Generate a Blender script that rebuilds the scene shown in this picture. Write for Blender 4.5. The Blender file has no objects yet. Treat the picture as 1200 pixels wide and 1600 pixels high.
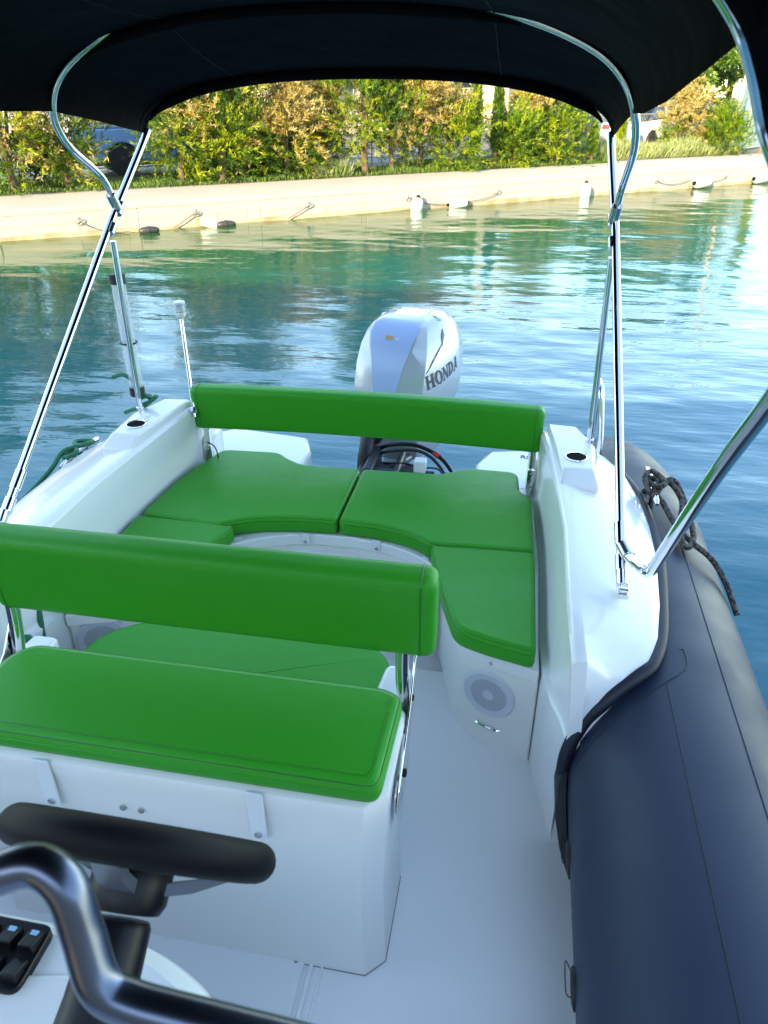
import bpy, bmesh, math, random
import numpy as np
from mathutils import Vector, Matrix
R = math.radians
random.seed(7); rng = np.random.default_rng(11)
S = bpy.context.scene
C = S.collection
# ------------------------------------------------------------------ camera
cd = bpy.data.cameras.new('camera'); cam = bpy.data.objects.new('camera', cd); C.objects.link(cam)
cam.location = (0.64, 0.0, 2.2)
cam.rotation_euler = (R(90-29.4), 0, R(10.3))
cd.sensor_fit = 'VERTICAL'; cd.sensor_height = 36; cd.lens = 1155/1600*36
cd.clip_start = 0.02; cd.clip_end = 3000
cd.dof.use_dof = True; cd.dof.focus_distance = 2.9; cd.dof.aperture_fstop = 8.0
S.camera = cam
# ------------------------------------------------------------------ world, sun, exposure
SUN_EL, SUN_AZ = 19.0, 197.0      # azimuth measured clockwise from +Y; the sun stands behind the photographer
w = bpy.data.worlds.new('World'); S.world = w; w.use_nodes = True
nt = w.node_tree; nt.nodes.clear()
sky = nt.nodes.new('ShaderNodeTexSky'); sky.sky_type = 'NISHITA'; sky.sun_disc = False
sky.sun_elevation = R(SUN_EL); sky.sun_rotation = R(SUN_AZ); sky.ozone_density = 3.2; sky.air_density = 1.0; sky.dust_density = 0.3; sky.altitude = 600
bg = nt.nodes.new('ShaderNodeBackground'); bg.inputs[1].default_value = 0.15
wo = nt.nodes.new('ShaderNodeOutputWorld')
nt.links.new(sky.outputs[0], bg.inputs[0]); nt.links.new(bg.outputs[0], wo.inputs[0])
sd = bpy.data.lights.new('sun', 'SUN'); sd.energy = 2.0; sd.angle = R(0.53); sd.color = (1.0, 0.90, 0.76)
sun = bpy.data.objects.new('sun', sd); C.objects.link(sun)
az, el = R(SUN_AZ), R(SUN_EL)
sv = Vector((math.sin(az)*math.cos(el), math.cos(az)*math.cos(el), math.sin(el)))
sun.rotation_euler = sv.to_track_quat('Z', 'Y').to_euler()
S.view_settings.view_transform = 'Standard'; S.view_settings.look = 'None'
S.view_settings.exposure = 2.88; S.view_settings.gamma = 1.0
S.view_settings.use_white_balance = True; S.view_settings.white_balance_temperature = 8800; S.view_settings.white_balance_tint = 9
S.render.engine = 'CYCLES'
S.cycles.max_bounces = 10; S.cycles.transparent_max_bounces = 24

# ------------------------------------------------------------------ materials
MATS = {}
def mat(name, col, rough=0.5, metal=0.0, bump=None, coat=0.0, var=None, spec=0.5, ior=1.5, trans=0.0, alpha=1.0, sheen=0.0, rvar=0.0):
    """bump=(scale, strength, distance[, detail]); var=(scale, colour2[, contrast])"""
    if name in MATS: return MATS[name]
    m = bpy.data.materials.new(name); m.use_nodes = True; t = m.node_tree; N = t.nodes; L = t.links
    b = N['Principled BSDF']
    b.inputs['Base Color'].default_value = (*col, 1); b.inputs['Roughness'].default_value = rough
    b.inputs['Metallic'].default_value = metal; b.inputs['IOR'].default_value = ior
    b.inputs['Specular IOR Level'].default_value = spec; b.inputs['Coat Weight'].default_value = coat; b.inputs['Coat Roughness'].default_value = 0.06
    b.inputs['Transmission Weight'].default_value = trans; b.inputs['Alpha'].default_value = alpha
    b.inputs['Sheen Weight'].default_value = sheen
    tc = N.new('ShaderNodeTexCoord')
    if var:
        n = N.new('ShaderNodeTexNoise'); n.inputs['Scale'].default_value = var[0]; n.inputs['Detail'].default_value = 6
        L.new(tc.outputs['Object'], n.inputs['Vector'])
        r = N.new('ShaderNodeValToRGB'); c = var[2] if len(var) > 2 else 0.15
        r.color_ramp.elements[0].position = 0.5-c; r.color_ramp.elements[1].position = 0.5+c
        r.color_ramp.elements[0].color = (*col, 1); r.color_ramp.elements[1].color = (*var[1], 1)
        L.new(n.outputs[0], r.inputs[0]); L.new(r.outputs[0], b.inputs['Base Color'])
    if rvar:
        n = N.new('ShaderNodeTexNoise'); n.inputs['Scale'].default_value = 5; n.inputs['Detail'].default_value = 7
        L.new(tc.outputs['Object'], n.inputs['Vector'])
        mr = N.new('ShaderNodeMapRange'); mr.inputs[1].default_value = .3; mr.inputs[2].default_value = .7
        mr.inputs[3].default_value = max(rough-rvar, .02); mr.inputs[4].default_value = rough+rvar
        L.new(n.outputs[0], mr.inputs[0]); L.new(mr.outputs[0], b.inputs['Roughness'])
    if bump:
        prev = None
        bl = bump if isinstance(bump[0], tuple) else (bump,)
        for q in bl:
            n = N.new('ShaderNodeTexNoise'); n.inputs['Scale'].default_value = q[0]; n.inputs['Detail'].default_value = q[3] if len(q) > 3 else 3
            L.new(tc.outputs['Object'], n.inputs['Vector'])
            bp = N.new('ShaderNodeBump'); bp.inputs['Strength'].default_value = q[1]; bp.inputs['Distance'].default_value = q[2]
            L.new(n.outputs[0], bp.inputs['Height'])
            if prev: L.new(prev.outputs[0], bp.inputs['Normal'])
            prev = bp
        L.new(prev.outputs[0], b.inputs['Normal'])
    MATS[name] = m; return m
GEL = mat('gelcoat', (.78, .79, .785), .2, bump=(2, .03, .01, 1), coat=.35)
DECK = mat('deck_gelcoat', (.78, .78, .78), .42, bump=((260, .25, .0012), (3, .04, .01, 1)), var=(1.6, (.73, .73, .73), .45))
BOXM = mat('seat_box_gelcoat', (.78, .77, .74), .34, bump=(2.5, .04, .01, 1))
GREEN = mat('green_vinyl', (.0, .30, .018), .45, bump=((420, .14, .0006), (10, .16, .018, 2)), rvar=.05, spec=.30)
GREEND = mat('green_vinyl_dark_side', (.003, .16, .006), .45, bump=(420, .12, .0006))
PIPE = mat('green_piping', (.0, .16, .008), .45)
BLK = mat('black_plastic', (.004, .004, .006), .4, spec=.3)
RUB = mat('black_rubber', (.010, .010, .013), .6)
WHEELM = mat('wheel_foam', (.003, .003, .0045), .6, bump=(300, .3, .0008), spec=.2)
CHR = mat('stainless_steel', (.80, .80, .81), .07, 1.0, bump=(30, .02, .002), rvar=.03)
CHRD = mat('brushed_steel', (.60, .61, .63), .22, 1.0)
TUBE = mat('navy_tube_fabric', (.007, .018, .042), .52, bump=((500, .15, .0005), (2.5, .1, .02, 1)), rvar=.07, spec=.45, var=(2, (.009, .022, .048), .3))
LIP = mat('navy_rubber_strip', (.004, .008, .018), .55)
CANV = mat('black_canvas', (.0016, .0020, .0038), .9, bump=((700, .3, .0006), (5, .6, .03, 2)), spec=.12)
SPKR = mat('speaker_plastic', (.56, .59, .66), .4)
SPKG = mat('speaker_grille', (.50, .53, .60), .6)
SILV = mat('silver_motor_paint', (.44, .48, .54), .26, .2, coat=.4)
SKYP = mat('sky_reflection_panel', (.30, .42, .66), .35, .0, coat=.15)  # blue of the reflected sky put into the panel's base colour
DKTX = mat('dark_lettering', (.02, .03, .05), .4)
ORG = mat('orange_lettering', (.75, .42, .05), .4)
WHP = mat('white_plastic', (.72, .74, .77), .35)
CLEAR = mat('clear_acrylic', (.70, .76, .80), .08, alpha=.42)
GROPE = mat('green_rope', (.004, .16, .075), .7, bump=(150, .6, .003))
BROPE = mat('brown_rope', (.12, .10, .08), .85, bump=(160, .9, .004), var=(75, (.02, .018, .016), .06))
CONC = mat('quay_concrete', (.40, .35, .285), .85, bump=((3, .4, .03, 8), (30, .3, .008)), var=(.7, (.34, .295, .235), .25))
STONE = mat('quay_paving', (.45, .40, .32), .85, bump=(8, .3, .02, 8), var=(.9, (.38, .335, .26), .25))
ALGAE = mat('quay_waterline_stain', (.30, .22, .11), .8, bump=(20, .4, .01), var=(2.2, (.42, .35, .24), .12))
SOIL = mat('soil', (.20, .15, .09), .95, bump=(3, .6, .05, 8), var=(.8, (.12, .12, .05), .15))
ASPH = mat('asphalt', (.16, .15, .14), .9, bump=(30, .3, .01))
FEND = mat('white_fender_vinyl', (.78, .77, .72), .4, var=(6, (.62, .60, .50), .2))
BUOY = mat('dark_buoy_plastic', (.035, .034, .03), .5)
GREY = mat('galvanised_metal', (.38, .38, .37), .5, .5)
GLASS = mat('dark_window_glass', (.02, .028, .035), .05, spec=.9)
CARW = mat('white_car_paint', (.74, .73, .70), .2, coat=.6)
CARS = mat('silver_car_paint', (.42, .42, .42), .25, .4, coat=.5)
CARB = mat('blue_van_paint', (.16, .36, .66), .3, coat=.5)
TYRE = mat('tyre_rubber', (.02, .02, .02), .8)
RIMM = mat('wheel_rim', (.62, .56, .46), .5, .1)
BARK = mat('bark', (.13, .085, .05), .95, bump=(25, .8, .02, 6), var=(9, (.08, .055, .035), .15))
STUC = mat('beige_stucco', (.62, .50, .38), .9, bump=(6, .3, .02, 8), var=(.5, (.55, .44, .33), .25))
STUC2 = mat('white_trim', (.66, .60, .52), .8)
GATEM = mat('grey_green_sheet', (.24, .33, .31), .5, bump=(2, .2, .02))
YEL = mat('yellow_paint', (.72, .60, .02), .5)
BLUB = mat('blue_paint', (.02, .16, .36), .5)

# ------------------------------------------------------------------ mesh helpers
ORI = {}
def mesh_from(name, vs, fs, mats, smooth=True, angle=35, mi=None):
    me = bpy.data.meshes.new(name)
    if isinstance(vs, np.ndarray): vs = vs.tolist()
    me.from_pydata([tuple(v) for v in vs], [], [tuple(f) for f in fs])
    for m in (mats if isinstance(mats, (list, tuple)) else [mats]): me.materials.append(m)
    if mi is not None: me.polygons.foreach_set('material_index', mi)
    me.update()
    if smooth:
        me.shade_smooth()
        me.set_sharp_from_angle(angle=R(angle))
        for p in me.polygons:
            if len(p.vertices) > 12: p.use_smooth = False
    return me
def obj(name, geo, m, parent=None, smooth=True, angle=35, bevel=0, seg=3, mi=None, subd=0):
    vs, fs = geo
    if parent is not None:
        o0 = ORI[parent.name]; vs = [(v[0]-o0[0], v[1]-o0[1], v[2]-o0[2]) for v in vs]
    me = mesh_from(name, vs, fs, m, smooth, angle, mi)
    o = bpy.data.objects.new(name, me); C.objects.link(o)
    ORI[o.name] = ORI[parent.name] if parent is not None else (0, 0, 0)
    if parent is not None: o.parent = parent
    if bevel:
        b = o.modifiers.new('bevel', 'BEVEL'); b.width = bevel; b.segments = seg; b.limit_method = 'ANGLE'; b.angle_limit = R(30); b.use_clamp_overlap = True
    if subd:
        s_ = o.modifiers.new('subdivision', 'SUBSURF'); s_.levels = subd; s_.render_levels = subd
    return o
def tag(o, label, cat, group=None, kind=None):
    if label: o['label'] = label
    if cat: o['category'] = cat
    if group: o['group'] = group
    if kind: o['kind'] = kind
    return o
def thing(name, label, cat, loc=(0, 0, 0), group=None):
    o = bpy.data.objects.new(name, None); C.objects.link(o); o.location = loc; o.empty_display_size = .1
    ORI[o.name] = tuple(loc); return tag(o, label, cat, group)
def single(name, geo, m, label, cat, group=None, **k):
    """a thing that is one mesh; origin moved to its base"""
    vs, fs = geo; a = np.array(vs); o0 = ((a[:, 0].min()+a[:, 0].max())/2, (a[:, 1].min()+a[:, 1].max())/2, a[:, 2].min())
    o = obj(name, ((a-np.array(o0)).tolist(), fs), m, None, **k); o.location = o0; ORI[o.name] = o0
    return tag(o, label, cat, group)
def join(*gs):
    V, F = [], []
    for vs, fs in gs:
        n = len(V); V += [tuple(v) for v in vs]; F += [tuple(i+n for i in f) for f in fs]
    return V, F
def box(x0, x1, y0, y1, z0, z1):
    return [(x, y, z) for z in (z0, z1) for x, y in ((x0, y0), (x1, y0), (x1, y1), (x0, y1))], [(3, 2, 1, 0), (4, 5, 6, 7), (0, 1, 5, 4), (1, 2, 6, 5), (2, 3, 7, 6), (3, 0, 4, 7)]
def loft(rings, cap=True, closed=True):
    n = len(rings[0]); V = [tuple(p) for r in rings for p in r]; F = []
    for i in range(len(rings)-1):
        for j in range(n if closed else n-1):
            a, b = i*n+j, i*n+(j+1) % n; F.append((a, b, b+n, a+n))
    if cap: F += [tuple(range(n-1, -1, -1)), tuple(range((len(rings)-1)*n, len(rings)*n))]
    return V, F
def area(P): return sum(P[i][0]*P[(i+1) % len(P)][1]-P[(i+1) % len(P)][0]*P[i][1] for i in range(len(P)))/2
def fillet(P, r, seg=5):
    """round the corners of a 2-D outline; r a number or a list"""
    n = len(P); out = []
    for i in range(n):
        a, b, c = Vector(P[i-1]), Vector(P[i]), Vector(P[(i+1) % n]); rr = r[min(i, len(r)-1)] if isinstance(r, (list, tuple)) else r
        d1, d2 = a-b, c-b; k = min(rr, d1.length*.45, d2.length*.45)
        if k < 1e-4 or d1.normalized().dot(d2.normalized()) < -.985: out.append(tuple(b)); continue
        p, q = b+d1.normalized()*k, b+d2.normalized()*k
        for s in range(seg+1):
            t = s/seg; out.append(tuple(p*(1-t)**2+b*2*t*(1-t)+q*t*t))
    return out
def inset(P, d):
    n = len(P); out = []
    for i in range(n):
        a, b, c = Vector(P[i-1]), Vector(P[i]), Vector(P[(i+1) % n])
        e1, e2 = (b-a), (c-b)
        if e1.length < 1e-7: e1 = e2
        if e2.length < 1e-7: e2 = e1
        n1, n2 = Vector((-e1.y, e1.x)).normalized(), Vector((-e2.y, e2.x)).normalized()
        nn = (n1+n2); nn = nn.normalized() if nn.length > 1e-5 else n1
        out.append(tuple(b+nn*d/max(nn.dot(n1), .5)))
    return out
def prism(P, z0, z1):
    if area(P) < 0: P = P[::-1]
    return loft([[(x, y, z0) for x, y in P], [(x, y, z1) for x, y in P]])
def cushion(P, z0, z1, r=.022, fil=.03, groove=True, dome=.006):
    """upholstered pad over an outline: rolled edges, a seam groove and a slightly domed top"""
    P = fillet(P, fil, 6)
    if area(P) < 0: P = P[::-1]
    # resample long edges so that the top can dome
    Q = []
    for i in range(len(P)):
        a, b = Vector(P[i]), Vector(P[(i+1) % len(P)]); k = max(1, int((b-a).length/.04))
        for s in range(k): Q.append(tuple(a.lerp(b, s/k)))
    P = Q; rings = []
    def ring(d, z): rings.append([(x, y, z) for x, y in (inset(P, d) if d else P)])
    ring(.012, z0); ring(.003, z0+.004); ring(0, z0+.014)
    if groove: ring(0, z1-r-.006); ring(.004, z1-r-.003); ring(0, z1-r)
    else: ring(0, z1-r)
    for a in (22, 45, 67, 90): ring(r-r*math.cos(R(a)), z1-r+r*math.sin(R(a)))
    return loft(rings)
def piping(P, z, fil=.03, d=.006, r=.0024):
    P = fillet(P, fil, 6)
    if area(P) < 0: P = P[::-1]
    return tube([(x, y, z) for x, y in inset(P, d)], r, 6, closed=True)
def catmull(P, n=8, closed=False):
    P = [Vector(p) for p in P]; out = []; m = len(P)
    for i in range(m if closed else m-1):
        p0 = P[i-1] if (i > 0 or closed) else P[0]*2-P[1]
        p1, p2 = P[i], P[(i+1) % m]
        p3 = P[(i+2) % m] if (i+2 < m or closed) else P[-1]*2-P[-2]
        for s in range(n):
            t = s/n; out.append(.5*((2*p1)+(p2-p0)*t+(2*p0-5*p1+4*p2-p3)*t*t+(3*p1-p0-3*p2+p3)*t**3))
    if not closed: out.append(P[-1])
    return out
def tube(P, r, seg=14, closed=False, cap=True):
    """round bar along a path; r a number or one radius per point"""
    P = [Vector(p) for p in P]; m = len(P); rings = []; up = None
    for i in range(m):
        if closed: t = P[(i+1) % m]-P[i-1]
        else: t = P[min(i+1, m-1)]-P[max(i-1, 0)]
        t = t.normalized()
        if up is None: up = t.orthogonal().normalized()
        else:
            up = up-t*up.dot(t)
            up = up.normalized() if up.length > 1e-6 else t.orthogonal().normalized()
        b = t.cross(up); rr = r[i] if isinstance(r, (list, tuple)) else r
        rings.append([P[i]+(up*math.cos(2*math.pi*k/seg)+b*math.sin(2*math.pi*k/seg))*rr for k in range(seg)])
    if closed:
        V, F = loft(rings, cap=False); n = seg; k = (m-1)*n
        F += [(k+j, k+(j+1) % n, (j+1) % n, j) for j in range(n)]; return V, F
    return loft(rings, cap=cap)
def cyl(a, b, r, seg=20): return tube([a, b], r, seg)
def lathe(prof, c, axis=(0, 0, 1), seg=32):
    """profile of (radius, height) turned about an axis through c"""
    c = Vector(c); a = Vector(axis).normalized(); u = a.orthogonal().normalized(); v = a.cross(u)
    return loft([[c+a*h+(u*math.cos(2*math.pi*k/seg)+v*math.sin(2*math.pi*k/seg))*max(r, 1e-4) for k in range(seg)] for r, h in prof])
def move(g, d=(0, 0, 0), rz=0, s=1.0, rx=0, ry=0):
    M = Matrix.Translation(d) @ Matrix.Rotation(rz, 4, 'Z') @ Matrix.Rotation(ry, 4, 'Y') @ Matrix.Rotation(rx, 4, 'X') @ Matrix.Scale(s, 4)
    return [tuple(M @ Vector(v)) for v in g[0]], g[1]
def mirx(g): return [(-v[0], v[1], v[2]) for v in g[0]], [tuple(reversed(f)) for f in g[1]]
def both(g, s): return g if s > 0 else mirx(g)

# ------------------------------------------------------------------ the quay frame: s along the quay, t away from the water
Q0 = (-8.27, 11.99); QD = (.766, .642); QN = (-.642, .766); QA = math.atan2(QD[1], QD[0]); GZ = .48
def W(s, t, z=0.0): return (Q0[0]+s*QD[0]+t*QN[0], Q0[1]+s*QD[1]+t*QN[1], z)

# ================================================================== SETTING
# ---- water: one real rippled sheet, fine near the boat
def water():
    n = 860
    u = np.linspace(-1, 1, n); v = np.linspace(0, 1, n)
    X = 1.0+np.sinh(u*3.1)/np.sinh(3.1)*90
    Y = -3+np.sinh(v*2.9-0.35)/np.sinh(2.55)*75+1.5
    xx, yy = np.meshgrid(X, Y); z = np.zeros_like(xx)
    dx = np.gradient(X)[None, :]*np.ones_like(xx); dy = np.gradient(Y)[:, None]*np.ones_like(xx); d = np.maximum(dx, dy)
    for k in range(54):
        lam = .12*(1.075**k); a = rng.normal()*.38+1.40+(.7 if k % 6 == 0 else 0); ph = rng.uniform(0, 6.28)
        amp = .00112*lam**.55*(1.15 if lam > .8 else 1)
        f = np.clip((lam/d-3)/3, 0, 1)
        warp = .25*np.sin(xx*.9+yy*.5+k)+.2*np.sin(yy*1.3-xx*.4+k*2)
        env = .65+.35*np.sin(xx*.31*(1+k % 3)+yy*.23+k*1.7)
        z += f*env*amp*np.sin((xx*math.cos(a)+yy*math.sin(a)+warp*lam*.6)*6.283/lam+ph)
    V = np.stack([xx.ravel(), yy.ravel(), z.ravel()], 1)
    i = np.arange((n-1)*(n-1)); r_, c_ = i//(n-1), i % (n-1); a = r_*n+c_
    F = np.stack([a, a+1, a+n+1, a+n], 1)
    me = bpy.data.meshes.new('water'); me.vertices.add(len(V)); me.vertices.foreach_set('co', V.ravel())
    me.loops.add(len(F)*4); me.loops.foreach_set('vertex_index', F.ravel())
    me.polygons.add(len(F)); me.polygons.foreach_set('loop_start', np.arange(len(F))*4); me.polygons.foreach_set('loop_total', np.full(len(F), 4))
    me.update(calc_edges=True); me.shade_smooth()
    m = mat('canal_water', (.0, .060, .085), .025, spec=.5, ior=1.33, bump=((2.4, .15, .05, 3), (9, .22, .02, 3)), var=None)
    t_ = m.node_tree; mp = t_.nodes.new('ShaderNodeMapping'); mp.inputs['Scale'].default_value = (.34, 1, 1); mp.inputs['Rotation'].default_value = (0, 0, R(-8))
    tc_ = [q for q in t_.nodes if q.type == 'TEX_COORD'][0]; t_.links.new(tc_.outputs['Object'], mp.inputs['Vector'])
    for q in t_.nodes:
        if q.type == 'TEX_NOISE' and q.inputs['Scale'].default_value > 1: t_.links.new(mp.outputs[0], q.inputs['Vector'])
    # tree reflections painted as green by the quay; teal boosted elsewhere for reflected sky
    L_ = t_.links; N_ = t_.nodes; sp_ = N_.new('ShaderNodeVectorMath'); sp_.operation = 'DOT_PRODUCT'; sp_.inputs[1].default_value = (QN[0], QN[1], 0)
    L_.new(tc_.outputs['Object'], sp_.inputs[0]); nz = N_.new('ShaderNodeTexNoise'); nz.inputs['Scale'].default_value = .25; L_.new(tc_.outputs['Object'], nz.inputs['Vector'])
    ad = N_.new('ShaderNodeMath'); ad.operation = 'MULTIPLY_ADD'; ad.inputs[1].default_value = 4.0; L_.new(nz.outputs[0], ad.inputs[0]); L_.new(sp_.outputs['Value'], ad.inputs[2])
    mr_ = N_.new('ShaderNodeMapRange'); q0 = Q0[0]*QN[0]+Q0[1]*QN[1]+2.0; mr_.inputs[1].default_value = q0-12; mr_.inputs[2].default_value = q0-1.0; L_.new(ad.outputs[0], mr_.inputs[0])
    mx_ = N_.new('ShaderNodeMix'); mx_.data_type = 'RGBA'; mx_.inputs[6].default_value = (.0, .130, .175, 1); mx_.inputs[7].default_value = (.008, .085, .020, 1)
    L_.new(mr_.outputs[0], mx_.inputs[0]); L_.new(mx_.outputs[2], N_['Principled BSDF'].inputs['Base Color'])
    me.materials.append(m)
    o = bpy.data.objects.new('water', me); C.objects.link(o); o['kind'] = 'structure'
    ORI['water'] = (0, 0, 0)
water()
# ---- ground beyond the quay, reaching the horizon, and its bed under the water
g = obj('ground', ([W(-900, 1.0, GZ-.02), W(900, 1.0, GZ-.02), W(900, 1400, GZ-.02), W(-900, 1400, GZ-.02)], [(0, 1, 2, 3)]), SOIL, smooth=False); g['kind'] = 'structure'
g = obj('parking_lot', ([W(-60, 6.0, GZ-.012), W(90, 6.0, GZ-.012), W(90, 21, GZ-.012), W(-60, 21, GZ-.012)], [(0, 1, 2, 3)]), ASPH, smooth=False); g['kind'] = 'structure'
# quay wall: body, coping and waterline stain
qt = thing('quay_wall', 'low pale concrete quay wall running along the far bank above the water', 'wall', W(0, 0, 0))
S0, S1 = -60, 110
body_v = []
joints = np.arange(S0, S1, 1.0)
def qsec(s, off=0): return [W(s, 0+off, -.6), W(s, 0+off, GZ-.16), W(s, .004+off, GZ-.15), W(s, .004+off, GZ-.01), W(s, 3.2, GZ-.01), W(s, 3.2, -.6)]
blocks = []
s = S0
while s < S1:      # cast panels with open joints between them
    L_ = 2.4; o_ = random.uniform(-.003, .003)
    blocks.append(loft([qsec(s+.002, o_), qsec(s+L_-.002, o_)])); s += L_
obj('wall_panel', join(*blocks), CONC, qt, bevel=.012, seg=2)
obj('coping', loft([[W(s, -.006, GZ-.085), W(s, -.006, GZ), W(s, 2.2+.022*(s+2)*(1 if -2 < s < 60 else 0), GZ+.002), W(s, 2.2, GZ-.085)] for s in range(-60, 61, 4)]), STONE, qt, bevel=.01, seg=2)
JT = mat('quay_joint', (.33, .285, .225), .95)
jj_ = [loft([[W(s, -.0075, .215), W(s, -.0075, .2185), W(s, .002, .2185), W(s, .002, .215)] for s in (-60, 110)])]
for k in range(-40, 100): jj_.append(box(0, 1, 0, 1, 0, 1)); a_s = k*1.2+.3*math.sin(k*2.7); jj_[-1] = ([W(a_s+dx*.004, -.0075+dy*.01, .05+dz*(.165)) for dz in (0, 1) for dx, dy in ((0, 0), (1, 0), (1, 1), (0, 1))], jj_[-1][1])
obj('block_joints', join(*jj_), JT, qt, smooth=False)
obj('waterline_stain', loft([[W(s, -.012, -.2), W(s, -.008, .06+.02*math.sin(s*1.3)+.015*math.sin(s*4.1)+.008*math.sin(s*11)), W(s, .01, .07), W(s, .01, -.2)] for s in np.arange(-60, 110, .4)]), ALGAE, qt, smooth=False)

# ---- unseen building added behind the photographer to keep the boat in the shade
nb = thing('added_shade_building', 'unseen plain building added on the near bank to shade the boat', 'building', (0, -12, 0))
obj('wall', box(-38, 34, -28, -12.0, -.6, 7.5), mat('near_wall', (.26, .25, .235), .9, bump=(4, .3, .02)), nb, smooth=False)
obj('roof', box(-38.3, 34.3, -28.3, -11.7, 7.5, 7.7), STUC2, nb, smooth=False)

# ================================================================== FAR BANK
def leaves(base, n, size, wd, spread, axis_up=0.5, mats=3, seed=0, jitter=.5):
    pass
LG = [mat('leaf_dark_green', (.03, .085, .008), .6), mat('leaf_mid_green', (.10, .20, .008), .6), mat('leaf_yellow_green', (.30, .37, .012), .6)]
LO = [mat('plume_gold', (.42, .31, .075), .8), mat('plume_straw', (.50, .40, .15), .8), mat('plume_brown', (.30, .21, .06), .8)]
BLF = [mat('broad_leaf_dark', (.03, .08, .010), .45), mat('broad_leaf', (.07, .15, .014), .45), mat('broad_leaf_light', (.13, .22, .02), .45)]
for m_ in LG+LO+BLF:
    m_.node_tree.nodes['Principled BSDF'].inputs['Transmission Weight'].default_value = 0
    t = m_.node_tree; N = t.nodes; b = N['Principled BSDF']; tr = N.new('ShaderNodeBsdfTranslucent'); mx = N.new('ShaderNodeMixShader'); mx.inputs[0].default_value = .28
    tr.inputs[0].default_value = b.inputs['Base Color'].default_value
    t.links.new(b.outputs[0], mx.inputs[1]); t.links.new(tr.outputs[0], mx.inputs[2]); t.links.new(mx.outputs[0], N['Material Output'].inputs[0])
def card_mesh(P, D, ln, wd, mi, name, ms, parent, o0, curl=.25):
    """one leaf or needle per row of P: a bent four-sided blade pointing along D"""
    n = len(P); D = D/np.linalg.norm(D, axis=1, keepdims=True)
    rnd = rng.normal(size=(n, 3)); B = np.cross(D, rnd); B /= np.linalg.norm(B, axis=1, keepdims=True); Nn = np.cross(D, B)
    ln = ln[:, None]; wd = wd[:, None]
    a = P; b = P+D*ln*.5+B*wd*.5+Nn*ln*curl*.3; c = P+D*ln+Nn*ln*0; d = P+D*ln*.5-B*wd*.5+Nn*ln*curl*.3
    V = np.stack([a, b, c, d], 1).reshape(-1, 3)-np.array(o0); F = np.arange(n*4).reshape(n, 4)
    me = bpy.data.meshes.new(name); me.vertices.add(n*4); me.vertices.foreach_set('co', V.ravel()); me.loops.add(n*4); me.loops.foreach_set('vertex_index', F.ravel())
    me.polygons.add(n); me.polygons.foreach_set('loop_start', np.arange(n)*4); me.polygons.foreach_set('loop_total', np.full(n, 4))
    for m in ms: me.materials.append(m)
    me.polygons.foreach_set('material_index', mi.astype(np.int32)); me.update(calc_edges=True)
    o = bpy.data.objects.new(name, me); C.objects.link(o); ORI[o.name] = tuple(o0)
    if parent is not None: o.parent = parent
    elif any(o0): o.location = o0
    return o
def limbs(base, h, r, k, sp, rr=random):
    """a tapered trunk that forks into a few leaning limbs; returns geometry and limb tips"""
    b = Vector(base); gs = []; tips = []
    top = b+Vector((rr.uniform(-.1, .1), rr.uniform(-.1, .1), h*.45)); P = catmull([b-Vector((0, 0, .1)), b.lerp(top, .5)+Vector((rr.uniform(-.06, .06), rr.uniform(-.06, .06), 0)), top], 4)
    gs.append(tube(P, [r*(1-.35*i/(len(P)-1)) for i in range(len(P))], 9))
    for i in range(k):
        a = 6.283*i/k+rr.uniform(-.4, .4); z0 = rr.uniform(.25, 1.0); p = b.lerp(top, z0)
        e = Vector((b.x+math.cos(a)*sp*rr.uniform(.4, .8), b.y+math.sin(a)*sp*rr.uniform(.4, .8), b.z+h*rr.uniform(.6, .9)))
        m_ = p.lerp(e, .5)+Vector((0, 0, .08*h)); Q = catmull([p, m_, e], 4)
        gs.append(tube(Q, [r*.5*(1-.75*j/(len(Q)-1)) for j in range(len(Q))], 6)); tips.append(e)
    return join(*gs), tips
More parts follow.
